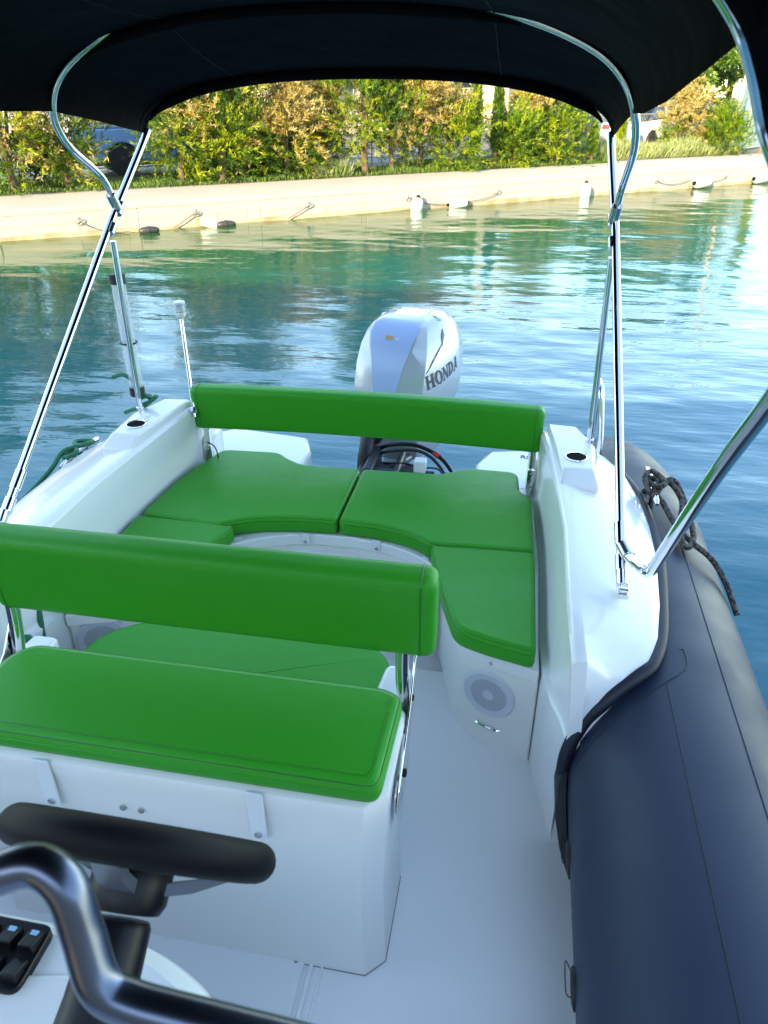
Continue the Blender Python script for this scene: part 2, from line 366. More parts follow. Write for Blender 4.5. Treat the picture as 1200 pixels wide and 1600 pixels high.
def feather_tree(s, t, h, w_, gold, label, nplume=420, name='feathery_tree', low=.12, group='feathery trees along the quay'):
    base = W(s, t, GZ); T = thing(name, label, 'tree', base, group)
    g, tips = limbs(base, h*.95, .045+.012*h, 6, w_*.6); obj('trunk', g, BARK, T, angle=60)
    # clumps of plumes spread through the crown
    nc = int(22+h*8); cz = low+(1-low)*rng.beta(1.25, 1.0, nc); ca = rng.uniform(0, 6.283, nc)
    prof = np.sin(np.clip(cz, 0, 1)*np.pi*.80+.32)**.6; cr_ = w_*prof*np.sqrt(rng.uniform(.1, 1, nc))
    cc = np.stack([base[0]+cr_*np.cos(ca), base[1]+cr_*np.sin(ca), base[2]+cz*h], 1); cs = rng.uniform(.24, .5, nc)*(.75+.25*w_)
    cg = (rng.uniform(0, 1, nc) < .8*gold*np.clip((cz*h-min(1.05, .22*h))*1.3, 0, 1.25)).astype(int)     # golden flowering clumps sit high
    P, D, L_, Wd, MI = [], [], [], [], []
    ctone = rng.choice([0, 1, 2], nc, p=[.34, .42, .24]); idx = rng.integers(0, nc, nplume)
    for i in idx:
        if cg[i] and rng.uniform() < .35: continue
        p0 = cc[i]+rng.normal(size=3)*cs[i]*np.array([.62, .62, .55])
        out = p0-np.array([base[0], base[1], base[2]+h*.3]); out /= np.linalg.norm(out)+1e-6
        d0 = out*.75+np.array([0, 0, .55 if not cg[i] else .05])+rng.normal(size=3)*.4; d0 /= np.linalg.norm(d0)
        ln = rng.uniform(.28, .52); m = 24; u = rng.uniform(.05, 1, m)[:, None]
        stem = p0+d0*u*ln+np.array([0, 0, -1])*(u**2)*ln*(.22 if not cg[i] else .5)
        dd = d0+rng.normal(size=(m, 3))*(.5 if not cg[i] else .7)
        P.append(stem); D.append(dd); L_.append(rng.uniform(.06, .15, m)); Wd.append(rng.uniform(.011, .022, m)+(0.006 if cg[i] else 0))
        tone = (ctone[i] if rng.uniform() < .65 else rng.choice([0, 1, 2])) if not cg[i] else rng.choice([3, 4, 5], p=[.5, .33, .17])
        MI.append(np.full(m, tone))
    P, D, L_, Wd, MI = [np.concatenate(q) for q in (P, D, L_, Wd, MI)]
    card_mesh(P, D, L_, Wd, MI, 'crown', LG+LO, T, base)
    return T
TREES = [  # s, t, height, half width, share of gold, label
 (-.9, 3.2, 3.4, 1.0, .25, 'green feathery tree at the far left edge of the bank'),
 (.7, 2.9, 3.1, .95, .30, 'bushy green tree under the left canopy edge, left of the blue van'),
 (1.75, 3.0, 3.0, .42, 1.2, 'thin brown-tipped tree just left of the blue van'),
 (4.1, 2.9, 3.1, .46, .45, 'green feathery tree with bright tips just right of the port bimini leg'),
 (5.0, 2.8, 2.7, .62, .3, 'broad green tree standing left of the gold-plumed tree and yellow board'),
 (5.7, 3.3, 3.6, .65, .55, 'tall green and gold tree with a bare lower trunk behind the other trees'),
 (6.65, 2.9, 2.05, .50, 1.2, 'gold drooping-plume tree over a slim mossy trunk below the yellow board'),
 (7.9, 3.8, 2.3, .42, .95, 'straw-topped tree behind the yellow post'),
 (8.75, 2.9, 3.9, .75, .15, 'tall bright green feathery tree in the middle of the row'),
 (9.65, 3.1, 2.0, .50, .45, 'low green bush with a few straw plumes right of the tall bright tree'),
 (10.5, 3.1, 2.5, .6, 1.2, 'large straw-gold flowering tree in front of the beige building'),
 (11.3, 2.9, 1.5, .5, .1, 'short round green bush beneath the straw-gold tree'),
 (14.6, 3.5, 2.55, .6, 1.0, 'yellow-gold rounded tree left of the starboard bimini leg'),
 (14.9, 2.9, 1.2, .62, .0, 'low bright green bush at the foot of the yellow-gold tree'),
 (13.4, 3.0, 1.1, .35, .0, 'small dark green bush beside the two slim stakes'),
 (21.4, 4.2, 1.75, .50, 1.3, 'orange-gold drooping tree in front of the white sedan and wire fence'),
 (22.5, 3.4, 1.15, .55, .05, 'bright green bush between the orange-gold tree and the grey-green gate'),
]
for i, (s, t, h, w_, gd, lab) in enumerate(TREES): feather_tree(s, t, h, w_*.98, gd, lab, nplume=int(500+800*w_*h/2))
for s, t, h, lab in ((12.05, 2.9, 2.1, 'slim dark green columnar sapling, left one of the pair before the beige building'), (12.75, 2.9, 2.1, 'slim dark green columnar sapling, right one of the pair before the beige building'), (18.35, 3.9, 1.6, 'slim yellow-green columnar sapling in front of the white sedan'), (23.9, 2.9, 2.0, 'narrow yellow-green sapling in front of the grey-green gate'), (16.35, 3.0, 1.0, 'small golden sapling with a red-brown stem beside the starboard bimini leg')):
    b = W(s, t, GZ); T = thing('columnar_sapling', lab, 'tree', b, 'slim columnar saplings on the bank')
    obj('trunk', tube([(b[0], b[1], b[2]-.05), (b[0]+.02, b[1], b[2]+h*.6), (b[0]+.01, b[1], b[2]+h)], [.045, .03, .01], 8), mat('red_bark', (.26, .12, .06), .9), T)
    n = int(1500*h); z = rng.beta(1.3, 1.2, n)*h*.85+h*.17; r_ = .13*np.sin(np.clip(z/h, .02, .99)*math.pi)**.5*rng.uniform(.2, 1.1, n); a = rng.uniform(0, 6.283, n)
    P = np.stack([b[0]+r_*np.cos(a), b[1]+r_*np.sin(a), b[2]+z], 1); D = np.stack([np.cos(a)*.5, np.sin(a)*.5, np.ones(n)], 1)+rng.normal(size=(n, 3))*.25
    gsel = 'yellow' in lab or 'golden' in lab
    card_mesh(P, D, rng.uniform(.07, .14, n), rng.uniform(.015, .03, n), rng.choice([1, 2, 2] if gsel else [0, 0, 1], n), 'crown', LG, T, b)
def broad_tree(s, t, h, r0, label, n=26000, low=.2):
    base = W(s, t, GZ); T = thing('broadleaf_tree', label, 'tree', base, 'large broadleaf trees behind the parking lot')
    g, tips = limbs(base, h, .16, 9, r0*.9); obj('trunk', g, BARK, T, angle=60)
    nc = 90; v = rng.normal(size=(nc, 3)); v /= np.linalg.norm(v, axis=1, keepdims=True); q = rng.uniform(.35, 1.0, nc)**.5
    cc = np.array([base[0], base[1], base[2]+h*(low+1)/2])+v*q[:, None]*np.array([r0, r0, h*(1-low)/2]); cs = rng.uniform(.28, .62, nc)
    idx = rng.integers(0, nc, n); u = rng.normal(size=(n, 3)); u /= np.linalg.norm(u, axis=1, keepdims=True)
    P = cc[idx]+u*(rng.uniform(.3, 1.0, n)**.5*cs[idx])[:, None]*np.array([1, 1, .75])
    D = u+rng.normal(size=(n, 3))*.7-np.array([0, 0, .25]); mi = (idx % 3)
    mi = np.where(rng.uniform(size=n) < .35, rng.integers(0, 3, n), mi)
    card_mesh(P, D, rng.uniform(.10, .20, n), rng.uniform(.07, .13, n), mi, 'crown', BLF, T, base)
broad_tree(24.6, 8.8, 5.0, 2.3, 'dense dark green tree overhanging the gate, right of the row', 24000, .24)
broad_tree(31.0, 14, 6.5, 3.2, 'wide green tree behind the white sedan, left of the tree by the gate', 26000, .22)
broad_tree(26.0, 16.5, 4.2, 1.5, 'smaller dark green tree between the beige building and the parked cars', 12000, .3)
broad_tree(34.5, 13, 7.5, 3.2, 'tall green tree behind the gate at the right edge', 22000, .15)
broad_tree(-1.5, 18, 6.5, 3.0, 'dark tree far behind the left end of the row', 14000, .1)
# grass and ground cover along the edge of the walkway
def grass(s0, s1, t0, t1, hmax, n, name='grass', ms=None, dens=None):
    s = rng.uniform(s0, s1, n); t = t0+(t1-t0)*rng.uniform(0, 1, n)**1.3
    clump = .5+.5*np.sin(s*3.1)*np.sin(s*1.27+t*2.0); hh = hmax*(.35+.65*clump)*rng.uniform(.4, 1, n)
    P = np.stack([Q0[0]+s*QD[0]+t*QN[0], Q0[1]+s*QD[1]+t*QN[1], np.full(n, GZ-.01)], 1)
    D = rng.normal(size=(n, 3))*.33; D[:, 2] = 1
    o = card_mesh(P, D, hh, rng.uniform(.012, .028, n), rng.choice(len(ms), n), name, ms, None, (0, 0, 0), curl=.5)
    o['kind'] = 'stuff'; o['category'] = 'grass'; return o
GR = [mat('grass_green', (.12, .19, .03), .7), mat('grass_pale', (.26, .29, .12), .7), mat('grass_dark', (.05, .10, .015), .7)]
grass(-8, 17, 2.5, 4.4, .24, 26000, ms=[GR[0], GR[2], LG[1], LG[0]])['label'] = 'low green weeds and ground cover along the foot of the trees'
grass(15.5, 23.2, 3.1, 5.2, .75, 26000, 'tall_grass', ms=[GR[0], GR[1], GR[1]])['label'] = 'pale green tall grass in front of the parked cars'
grass(7.2, 8.1, 2.5, 3.0, .75, 1500, 'tall_grass', ms=[GR[1], GR[0]])['label'] = 'pale green tufts of tall grass by the yellow post'

def hedge(s0, s1, t0, t1, h, n, label):
    c = W((s0+s1)/2, (t0+t1)/2, GZ); pass
    nc = int((s1-s0)*9); cs_ = rng.uniform(s0, s1, nc); ct = rng.uniform(t0, t1, nc); cz = rng.uniform(.1, 1, nc)*h*(.75+.25*np.sin(cs_*2.3)); r_ = rng.uniform(.18, .4, nc)
    i = rng.integers(0, nc, n); u = rng.normal(size=(n, 3)); u /= np.linalg.norm(u, axis=1, keepdims=True); u *= (rng.uniform(.2, 1, n)**.5*r_[i])[:, None]
    S_ = cs_[i]+u[:, 0]; T_ = ct[i]+u[:, 1]; Z = np.maximum(cz[i]+u[:, 2], .02)
    P = np.stack([Q0[0]+S_*QD[0]+T_*QN[0], Q0[1]+S_*QD[1]+T_*QN[1], GZ+Z], 1); D = u/np.linalg.norm(u, axis=1, keepdims=True)+rng.normal(size=(n, 3))*.8+np.array([0, 0, .3])
    T = card_mesh(P, D, rng.uniform(.06, .14, n), rng.uniform(.03, .06, n), rng.choice([0, 0, 1], n), 'hedge', BLF, None, c); T.location = c; tag(T, label, 'hedge')
hedge(-7, 2.1, 4.2, 5.0, 1.3, 26000, 'low dark hedge behind the leftmost trees, left of the blue van')
hedge(4.9, 8.8, 4.3, 5.1, 1.45, 18000, 'low dark hedge behind the middle trees, right of the blue van')
# ---- vehicles
def wheel(x, y, r, w_, parent, side):
    tw = obj('wheel', lathe([(r*.6, -w_/2), (r*.93, -w_/2), (r, -w_*.32), (r, w_*.32), (r*.93, w_/2), (r*.6, w_/2)], (x, y, r), axis=(0, side, 0), seg=28), TYRE, parent)
    obj('rim', lathe([(r*.66, w_*.1), (r*.66, w_*.48), (r*.58, w_*.5), (r*.50, w_*.3), (r*.18, w_*.34), (r*.12, w_*.45), (.001, w_*.45)], (x, y, r), axis=(0, side, 0), seg=24), RIMM, tw)
def extr(P, y0, y1): return loft([[(x, y0, z) for x, z in P], [(x, y1, z) for x, z in P]])
def car(s, t, rot, paint, label, name='parked_car', L_=4.4):
    k = L_/4.4; c = thing(name, label, 'car', (0, 0, 0), 'cars parked behind the wire fence'); hw = .86
    side = [(-2.15, .30), (-2.18, .55), (-2.12, .86), (-1.55, .96), (-.9, 1.0), (1.0, 1.0), (1.9, .86), (2.15, .70), (2.2, .45), (2.12, .28)]
    side = [(x*k, z) for x, z in side]
    def arch_(xc): return [(xc+.38*math.cos(a), .30+.38*math.sin(a)) for a in np.linspace(0, math.pi, 9)]
    low = [(1.36*k+.38*math.cos(a), .28+.38*math.sin(a)) for a in np.linspace(0, math.pi, 9)]+[(-1.36*k+.38*math.cos(a), .28+.38*math.sin(a)) for a in np.linspace(0, math.pi, 9)]
    P = side+[]; P = side[:-1]+[(2.12*k, .28)]+low
    obj('body', extr(P, -hw, hw), paint, c, bevel=.05, seg=3)
    obj('underbody', box(-1.9*k, 1.9*k, -hw+.14, hw-.14, .22, .7), RUB, c)
    cab = [(-1.75, .97), (-1.25, 1.36), (-.9, 1.42), (.35, 1.43), (.75, 1.34), (1.45, .96)]; cab = [(x*k, z) for x, z in cab]
    obj('window', loft([[(x, -hw+.06, z) if z < 1.1 else (x, -hw+.20, z) for x, z in cab], [(x, hw-.06, z) if z < 1.1 else (x, hw-.20, z) for x, z in cab]]), GLASS, c, bevel=.03)
    obj('roof', loft([[(x*k, y, z) for y, z in ((-.68, 1.395), (-.60, 1.445), (.60, 1.445), (.68, 1.395))] for x in (-1.2, -.9, .3, .62)]), paint, c, bevel=.02)
    for px in (-.62, .28):
        for sd_ in (-1, 1): obj('pillar', loft([[(px*k-.04, sd_*(hw-.055), .98), (px*k+.04, sd_*(hw-.055), .98), (px*k+.04, sd_*(hw-.075), .98), (px*k-.04, sd_*(hw-.075), .98)], [(px*k-.04, sd_*(hw-.175), 1.41), (px*k+.04, sd_*(hw-.175), 1.41), (px*k+.04, sd_*(hw-.2), 1.41), (px*k-.04, sd_*(hw-.2), 1.41)]]), paint, c)
    for x in (-1.36*k, 1.36*k):
        for sd_ in (-1, 1): wheel(x, sd_*(hw-.10), .31, .2, c, sd_)
    for sd_ in (-1, 1):
        obj('headlight', box(2.06*k, 2.17*k, sd_*.62-.17, sd_*.62+.17, .60, .74), mat('headlight_glass', (.6, .62, .62), .1), c, bevel=.03)
        obj('tail_light', box(-2.17*k, -2.08*k, sd_*.62-.16, sd_*.62+.16, .66, .82), mat('tail_light_glass', (.4, .02, .015), .2), c, bevel=.03)
        obj('door_handle', box(-.45*k, -.27*k, sd_*hw-.012, sd_*hw+.012, .84, .87), paint, c)
        obj('wing_mirror', box(.86*k, 1.0*k, sd_*(hw+.08)-.09, sd_*(hw+.08)+.09, .98, 1.10), paint, c, bevel=.03)
    c.location = W(s, t, GZ-.01); c.rotation_euler.z = rot; return c
car(23.2, 6.9, QA+R(8), CARW, 'white sedan with dark windows parked behind the wire fence', L_=4.5)
car(19.7, 8.4, QA+R(62), CARS, 'grey car partly hidden behind the framed wire fence panel, left of the white sedan', L_=4.1)
def van(s, t, rot, label):
    c = thing('parked_van', label, 'van', (0, 0, 0)); hw = .9
    low = [(1.45+.42*math.cos(a), .33+.42*math.sin(a)) for a in np.linspace(0, math.pi, 9)]+[(-1.35+.42*math.cos(a), .33+.42*math.sin(a)) for a in np.linspace(0, math.pi, 9)]
    P = [(-2.3, .33), (-2.35, 1.05), (2.0, 1.05), (2.35, .95), (2.42, .33)]+low
    obj('body', extr(P, -hw, hw), CARB, c, bevel=.04)
    P2 = [(-2.35, 1.055), (-2.28, 1.9), (.9, 1.9), (1.35, 1.75), (2.0, 1.055)]
    obj('upper_body', extr(P2, -hw+.03, hw-.03), CARW, c, bevel=.06)
    obj('underbody', box(-2.2, 2.2, -hw+.14, hw-.14, .25, .8), RUB, c)
    for sd_ in (-1, 1):
        obj('window', extr([(1.0, 1.1), (1.75, 1.1), (1.3, 1.62), (1.0, 1.62)], sd_*(hw-.02), sd_*(hw-.045)), GLASS, c)
        obj('window', extr([(-1.8, 1.15), (.6, 1.15), (.6, 1.62), (-1.8, 1.62)], sd_*(hw-.02), sd_*(hw-.045)), GLASS, c)
        for x in (-1.35, 1.45): wheel(x, sd_*(hw-.10), .36, .22, c, sd_)
    c.location = W(s, t, GZ-.01); c.rotation_euler.z = rot
van(4.85, 6.1, QA-R(4), 'light blue van with a white upper body parked behind the trees at the left')

# ---- wire fence in framed panels
fc = thing('wire_fence', 'galvanised wire fence in square framed panels between the bank and the parked cars', 'fence', W(17.0, 5.6, GZ))
def fpt(s, t, z): return W(s, t, GZ+z)
def fence_panel(s0, s1, t0, t1, h):
    fr = tube([fpt(s0, t0, .08), fpt(s1, t1, .08), fpt(s1, t1, h), fpt(s0, t0, h)], .028, 8, closed=True)
    obj('panel_frame', fr, GREY, fc); gs = []; Lp = s1-s0; st_ = .14
    m = int((Lp+h)/st_)
    for k in range(m):
        for dr in (1, -1):
            a0 = k*st_-h; x0, z0, x1, z1 = a0, .08, a0+h, h
            if x0 < 0: z0 = .08-x0*(h-.08)/h; x0 = 0
            if x1 > Lp: z1 = h-(x1-Lp)*(h-.08)/h; x1 = Lp
            if x1 <= x0 or z1 <= z0: continue
            f0, f1 = x0/Lp, x1/Lp
            if dr < 0: f0, f1 = 1-f0, 1-f1
            gs.append(tube([fpt(s0+Lp*f0, t0+(t1-t0)*f0+.004*dr, z0), fpt(s0+Lp*f1, t0+(t1-t0)*f1+.004*dr, z1)], .0065, 4, cap=False))
    obj('wire_mesh', join(*gs), GREY, fc)
for a, b in ((16.2, 18.2), (18.3, 20.3), (20.4, 22.2), (22.3, 24.0)): fence_panel(a, b, 5.5+(a-17)*.1, 5.5+(b-17)*.1, 1.15)
for a in (16.15, 18.25, 20.35, 22.25, 24.05): obj('post', cyl(fpt(a, 5.5+(a-17)*.1, -.1), fpt(a, 5.5+(a-17)*.1, 1.22), .035, 10), GREY, fc)
f2 = thing('rail_fence', 'low dark rail fence behind the trees in front of the beige building', 'fence', W(9.5, 5.4, GZ))
for a in np.arange(-5, 15.6, 1.7): obj('post', cyl(W(a, 5.4, GZ-.1), W(a, 5.4, GZ+1.0), .022, 8), GREY, f2)
for z in (.2, .58, .96): obj('rail', cyl(W(-5, 5.4, GZ+z), W(15.3, 5.4, GZ+z), .013, 8), GREY, f2)
# low kerb behind the saplings
single('low_kerb', loft([[W(s, 4.9, GZ-.1), W(s, 4.9, GZ+.14), W(s, 5.08, GZ+.14), W(s, 5.08, GZ-.1)] for s in np.arange(11, 23.1, 2)]), STONE, 'low pale kerb between the bushes and the wire fence', 'kerb', bevel=.015)
# gate, pole, stone pillar at the right
gt = thing('sheet_gate', 'tall grey-green sheet metal gate in a pale frame at the right end of the bank', 'gate', W(23.7, 4.4, GZ))
ga, gb = (23.4, 3.9), (27.0, 5.2)
def gp(u, z, d=0): return W(ga[0]+(gb[0]-ga[0])*u-.3*d, ga[1]+(gb[1]-ga[1])*u+d, GZ+z)
obj('sheet', loft([[gp(u, .06, .006*(i % 2)), gp(u, 2.15, .006*(i % 2)), gp(u, 2.15, .03), gp(u, .06, .03)] for i, u in enumerate(np.linspace(.02, .98, 40))]), GATEM, gt)
obj('frame', join(*[tube([gp(a, z0, -.01), gp(b, z1, -.01)], .03, 8) for a, z0, b, z1 in ((0, 0, 0, 2.2), (.5, 0, .5, 2.2), (1, 0, 1, 2.2), (0, 2.18, 1, 2.18), (0, .05, 1, .05))]), GREY, gt)
single('lamp_pole', tube([W(22.85, 3.35, GZ-.2), W(22.95, 3.35, GZ+1.6), W(23.2, 3.35, GZ+5.2)], [.07, .06, .05], 12), mat('pole_wood', (.50, .41, .31), .8, bump=(30, .3, .005)), 'slightly leaning pale wooden pole standing left of the grey-green gate', 'pole')
single('stone_pillar', box(*[0, .5], *[0, .5], -.1, .9), CONC, 'short pale concrete pillar at the left foot of the gate', 'pillar', bevel=.03).location = W(23.1, 4.3, GZ-.1)
# buildings
bb = thing('beige_building', 'beige rendered building with dark window openings behind the middle of the trees', 'building', W(15, 24, GZ))
def bpt(s, t, z): return W(s, t, GZ+z)
def bbox(s0, s1, t0, t1, z0, z1): return [bpt(s, t, z) for z in (z0, z1) for s, t in ((s0, t0), (s1, t0), (s1, t1), (s0, t1))], box(0, 1, 0, 1, 0, 1)[1]
obj('wall', bbox(15.2, 33.0, 24, 33, -.3, 7.5), STUC, bb, smooth=False)
obj('wall_band', bbox(15.2, 32.95, 23.93, 24.0, 3.3, 3.55), STUC2, bb, smooth=False)
obj('roof', bbox(14.8, 33.4, 23.6, 33.4, 7.5, 7.8), STUC2, bb, smooth=False)
for s0, s1, z0, z1 in ((17.6, 19.4, 1.4, 2.6), (22.0, 23.2, 1.0, 2.3), (25.6, 27.6, 2.1, 2.75), (29.5, 31.2, 1.3, 2.6), (18, 19.4, 4.4, 5.8), (22, 23.4, 4.4, 5.8), (26, 27.4, 4.4, 5.8), (30, 31.4, 4.4, 5.8)):
    wf = obj('window', bbox(s0-.08, s1+.08, 23.92, 24.02, z0-.08, z1+.08), STUC2, bb, bevel=.01)
    obj('pane', bbox(s0, s1, 23.90, 23.93, z0, z1), GLASS, wf, smooth=False)
obj('door', bbox(24.0, 25.0, 23.93, 24.02, 0, 2.1), mat('brown_door', (.20, .10, .05), .6), bb, bevel=.01)
b2 = thing('pale_house', 'pale house far behind the trees at the left with a brown tiled roof', 'building', W(-2, 30, GZ))
obj('wall', bbox(-3, 9, 30, 38, -.3, 4.2), mat('pale_wall', (.58, .54, .50), .9), b2, smooth=False)
obj('roof', loft([[bpt(-3.6, 29.4, 4.2), bpt(-3.6, 38.6, 4.2), bpt(-3.6, 34, 6.4)], [bpt(9.6, 29.4, 4.2), bpt(9.6, 38.6, 4.2), bpt(9.6, 34, 6.4)]]), mat('roof_tiles', (.28, .13, .07), .9, bump=(12, .5, .03)), b2, smooth=False)
for s0 in (-1.5, 1.5, 4.5, 7): wf = obj('window', bbox(s0, s0+1.1, 29.92, 30.02, 1.1, 2.4), STUC2, b2); obj('pane', bbox(s0+.08, s0+1.02, 29.88, 29.93, 1.18, 2.32), GLASS, wf, smooth=False)
# yellow board, blue panel, yellow post
yb = thing('yellow_board', 'bright yellow horizontal board on posts seen through the golden trees', 'sign board', W(8.6, 9, GZ))
obj('board', bbox(7.7, 10.1, 9, 9.06, 1.92, 2.22), YEL, yb, bevel=.01)
for a in (7.8, 10.0): obj('post', cyl(bpt(a, 9.1, -.1), bpt(a, 9.1, 2.1), .04, 8), GREY, yb)
bp_ = thing('blue_cabinet', 'small blue metal cabinet behind the trees right of the yellow board', 'cabinet', W(8.9, 5.9, GZ))
obj('body', bbox(8.75, 9.15, 5.9, 6.2, .0, 1.75), BLUB, bp_, bevel=.02); obj('door', bbox(8.79, 9.11, 5.88, 5.9, .1, 1.65), mat('blue_door', (.03, .22, .42), .4), bp_, bevel=.01)
single('yellow_post', join(cyl(bpt(7.95, 4.2, -.05), bpt(7.95, 4.2, .78), .075, 14), cyl(bpt(7.95, 4.2, .78), bpt(7.95, 4.2, .81), .055, 14)), YEL, 'short bright yellow post among the green trees', 'post', bevel=.01)

# ---- fenders, buoys, rings and lines on the quay wall
def ring_at(s, z=.30):
    b = W(s, -.03, z); r_ = thing('mooring_ring', None, 'mooring ring', b, 'steel mooring rings along the quay wall')
    obj('ring', tube([(b[0]+QD[0]*.055*math.cos(a)-QN[0]*.02*(1+math.sin(a)), b[1]+QD[1]*.055*math.cos(a)-QN[1]*.02*(1+math.sin(a)), b[2]-.055+.055*math.sin(a)) for a in np.linspace(0, 2*math.pi, 16, endpoint=False)], .009, 6, closed=True), GREY, r_)
    obj('eye_bolt', join(cyl(b, (b[0]+QN[0]*.05, b[1]+QN[1]*.05, b[2]), .016, 10), cyl((b[0]+QN[0]*.022, b[1]+QN[1]*.022, b[2]), (b[0]+QN[0]*.03, b[1]+QN[1]*.03, b[2]), .035, 12)), GREY, r_)
    return r_
def line(s0, z0, s1, z1, label, sag=.08):
    P = []
    for k in range(9):
        u = k/8; P.append(W(s0+(s1-s0)*u, -.06, z0+(z1-z0)*u-sag*4*u*(1-u)))
    return single('mooring_line', tube(P, .009, 6), mat('old_line', (.12, .105, .085), .9), label, 'rope', 'slack lines tied along the quay wall', angle=80)
def fender(s, z, L_, r, ang, label, t=-.16, tip=BLK, name='boat_fender', m=FEND):
    c = W(s, t, z); f = thing(name, label, 'fender', c, 'white fenders hung along the quay wall')
    ax = Vector((QD[0]*math.cos(ang), QD[1]*math.cos(ang), math.sin(ang)))
    obj('body', lathe([(.001, -L_/2), (r*.45, -L_/2+.01), (r*.85, -L_/2+r*.35), (r, -L_/2+r*.9), (r, L_/2-r*.9), (r*.85, L_/2-r*.35), (r*.45, L_/2-.01), (.001, L_/2)], c, axis=ax, seg=24), m, f, angle=60)
    for e in (-1, 1): obj('end_cap', lathe([(r*.40, 0), (r*.38, .03), (r*.22, .06), (.001, .062)], Vector(c)+ax*e*(L_/2-.012), axis=ax*e, seg=14), tip, f)
    return f
px_rings = {120: ('small steel ring above the first slack line at the left of the quay', 1.34), 303: ('steel ring holding the rope of the white fender with a yellow-green tip', 3.47), 480: ('steel ring with a short line, alone between the left fenders and the hanging round fender', 5.83), 637: ('steel ring holding the hanging round white fender', 8.2), 777: ('steel ring right of the horizontal white fender', 10.66), 1027: ('steel ring left of the large white fender', 15.85), 1135: ('steel ring right of the large white fender', 18.6)}
for k, (lab, s) in px_rings.items(): ring_at(s)['label'] = lab
line(1.34, .24, 2.2, .02, 'slack line falling from the leftmost ring to the water')
line(3.47, .26, 3.02, .02, 'taut line running down left from the ring of the tipped fender', .0)
line(3.47, .26, 3.6, .12, 'short line from the ring to the tipped white fender', .0)
line(5.83, .24, 5.35, .02, 'thin line hanging from the lone ring', .0)
line(8.2, .26, 9.15, .08, 'line from the round hanging fender to the left end of the horizontal fender', .05)
line(10.66, .24, 9.75, .10, 'line from the right ring to the right end of the horizontal fender', .05)
line(15.85, .24, 17.1, .22, 'slack line between the ring and the large white fender', .10)
line(18.6, .24, 17.75, .22, 'slack line on the right side of the large white fender', .10)
fender(3.68, .06, .42, .085, R(-22), 'white fender with a yellow-green tip floating between two dark buoys', tip=mat('algae_tip', (.22, .26, .02), .8))
fender(8.36, .10, .34, .13, R(78), 'round white fender hanging upright on a dark rope below its ring')
fender(9.45, .075, .50, .10, R(2), 'white horizontal fender with black ends floating at the middle of the quay')
fender(13.28, .13, .40, .125, R(90), 'upright white fender close beside the starboard bimini leg', t=-.15)
fender(17.45, .16, .62, .15, R(3), 'large white fender with a dark end, farthest right but one', t=-.2)
fender(19.9, .16, .6, .15, R(3), 'dark-ended fender at the extreme right edge of the quay', t=-.2)
for s, z, lab in ((2.50, .035, 'dark oval buoy floating alone left of the tipped white fender'), (3.98, .035, 'dark oval buoy floating just right of the tipped white fender')):
    c = W(s, -.25, z); f = thing('dark_buoy', lab, 'buoy', c, 'dark oval buoys floating by the quay')
    obj('body', lathe([(.001, -.19), (.03, -.185), (.062, -.12), (.075, 0), (.062, .12), (.03, .185), (.001, .19)], c, axis=(QD[0], QD[1], 0), seg=20), BUOY, f, angle=60)
    obj('strap', tube([(c[0]+QN[0]*.077*math.cos(a), c[1]+QN[1]*.077*math.cos(a), c[2]+.077*math.sin(a)) for a in np.linspace(0, 6.283, 20, endpoint=False)], .006, 6, closed=True), RUB, f)

# ================================================================== BOAT
boat = thing('inflatable_boat', 'white rigid inflatable boat with navy side tubes, seen from its helm looking aft', 'boat', (0, 1.5, 0))
FZ = .25
# deck floor with a raised hatch frame
obj('deck_floor', prism([(-1.02, -2.6), (1.02, -2.6), (1.02, 2.2), (-1.02, 2.2)], FZ-.05, FZ), DECK, boat)
obj('hull', loft([[(-.9*k, y, .2), (-.85*k, y, .0), (0, y, -.38*k), (.85*k, y, .0), (.9*k, y, .2)] for y, k in ((-4.4, .25), (-3.4, .7), (-2, 1), (3.05, 1))]), GEL, boat)
hat = obj('deck_hatch', prism(fillet([(-.72, .1), (.245, .1), (.245, 1.5), (-.72, 1.5)], .04), FZ, FZ+.006), DECK, boat, bevel=.003)
obj('hatch_frame', join(tube(catmull([(.262, .1, FZ+.001), (.262, 1.5, FZ+.001)], 1), .006, 8), tube([(.29, .1, FZ), (.29, 1.5, FZ)], .004, 8)), GEL, boat)
obj('screw', lathe([(.007, 0), (.007, .002), (.004, .003), (.001, .003)], (.222, 1.035, FZ+.0062)), CHRD, boat)
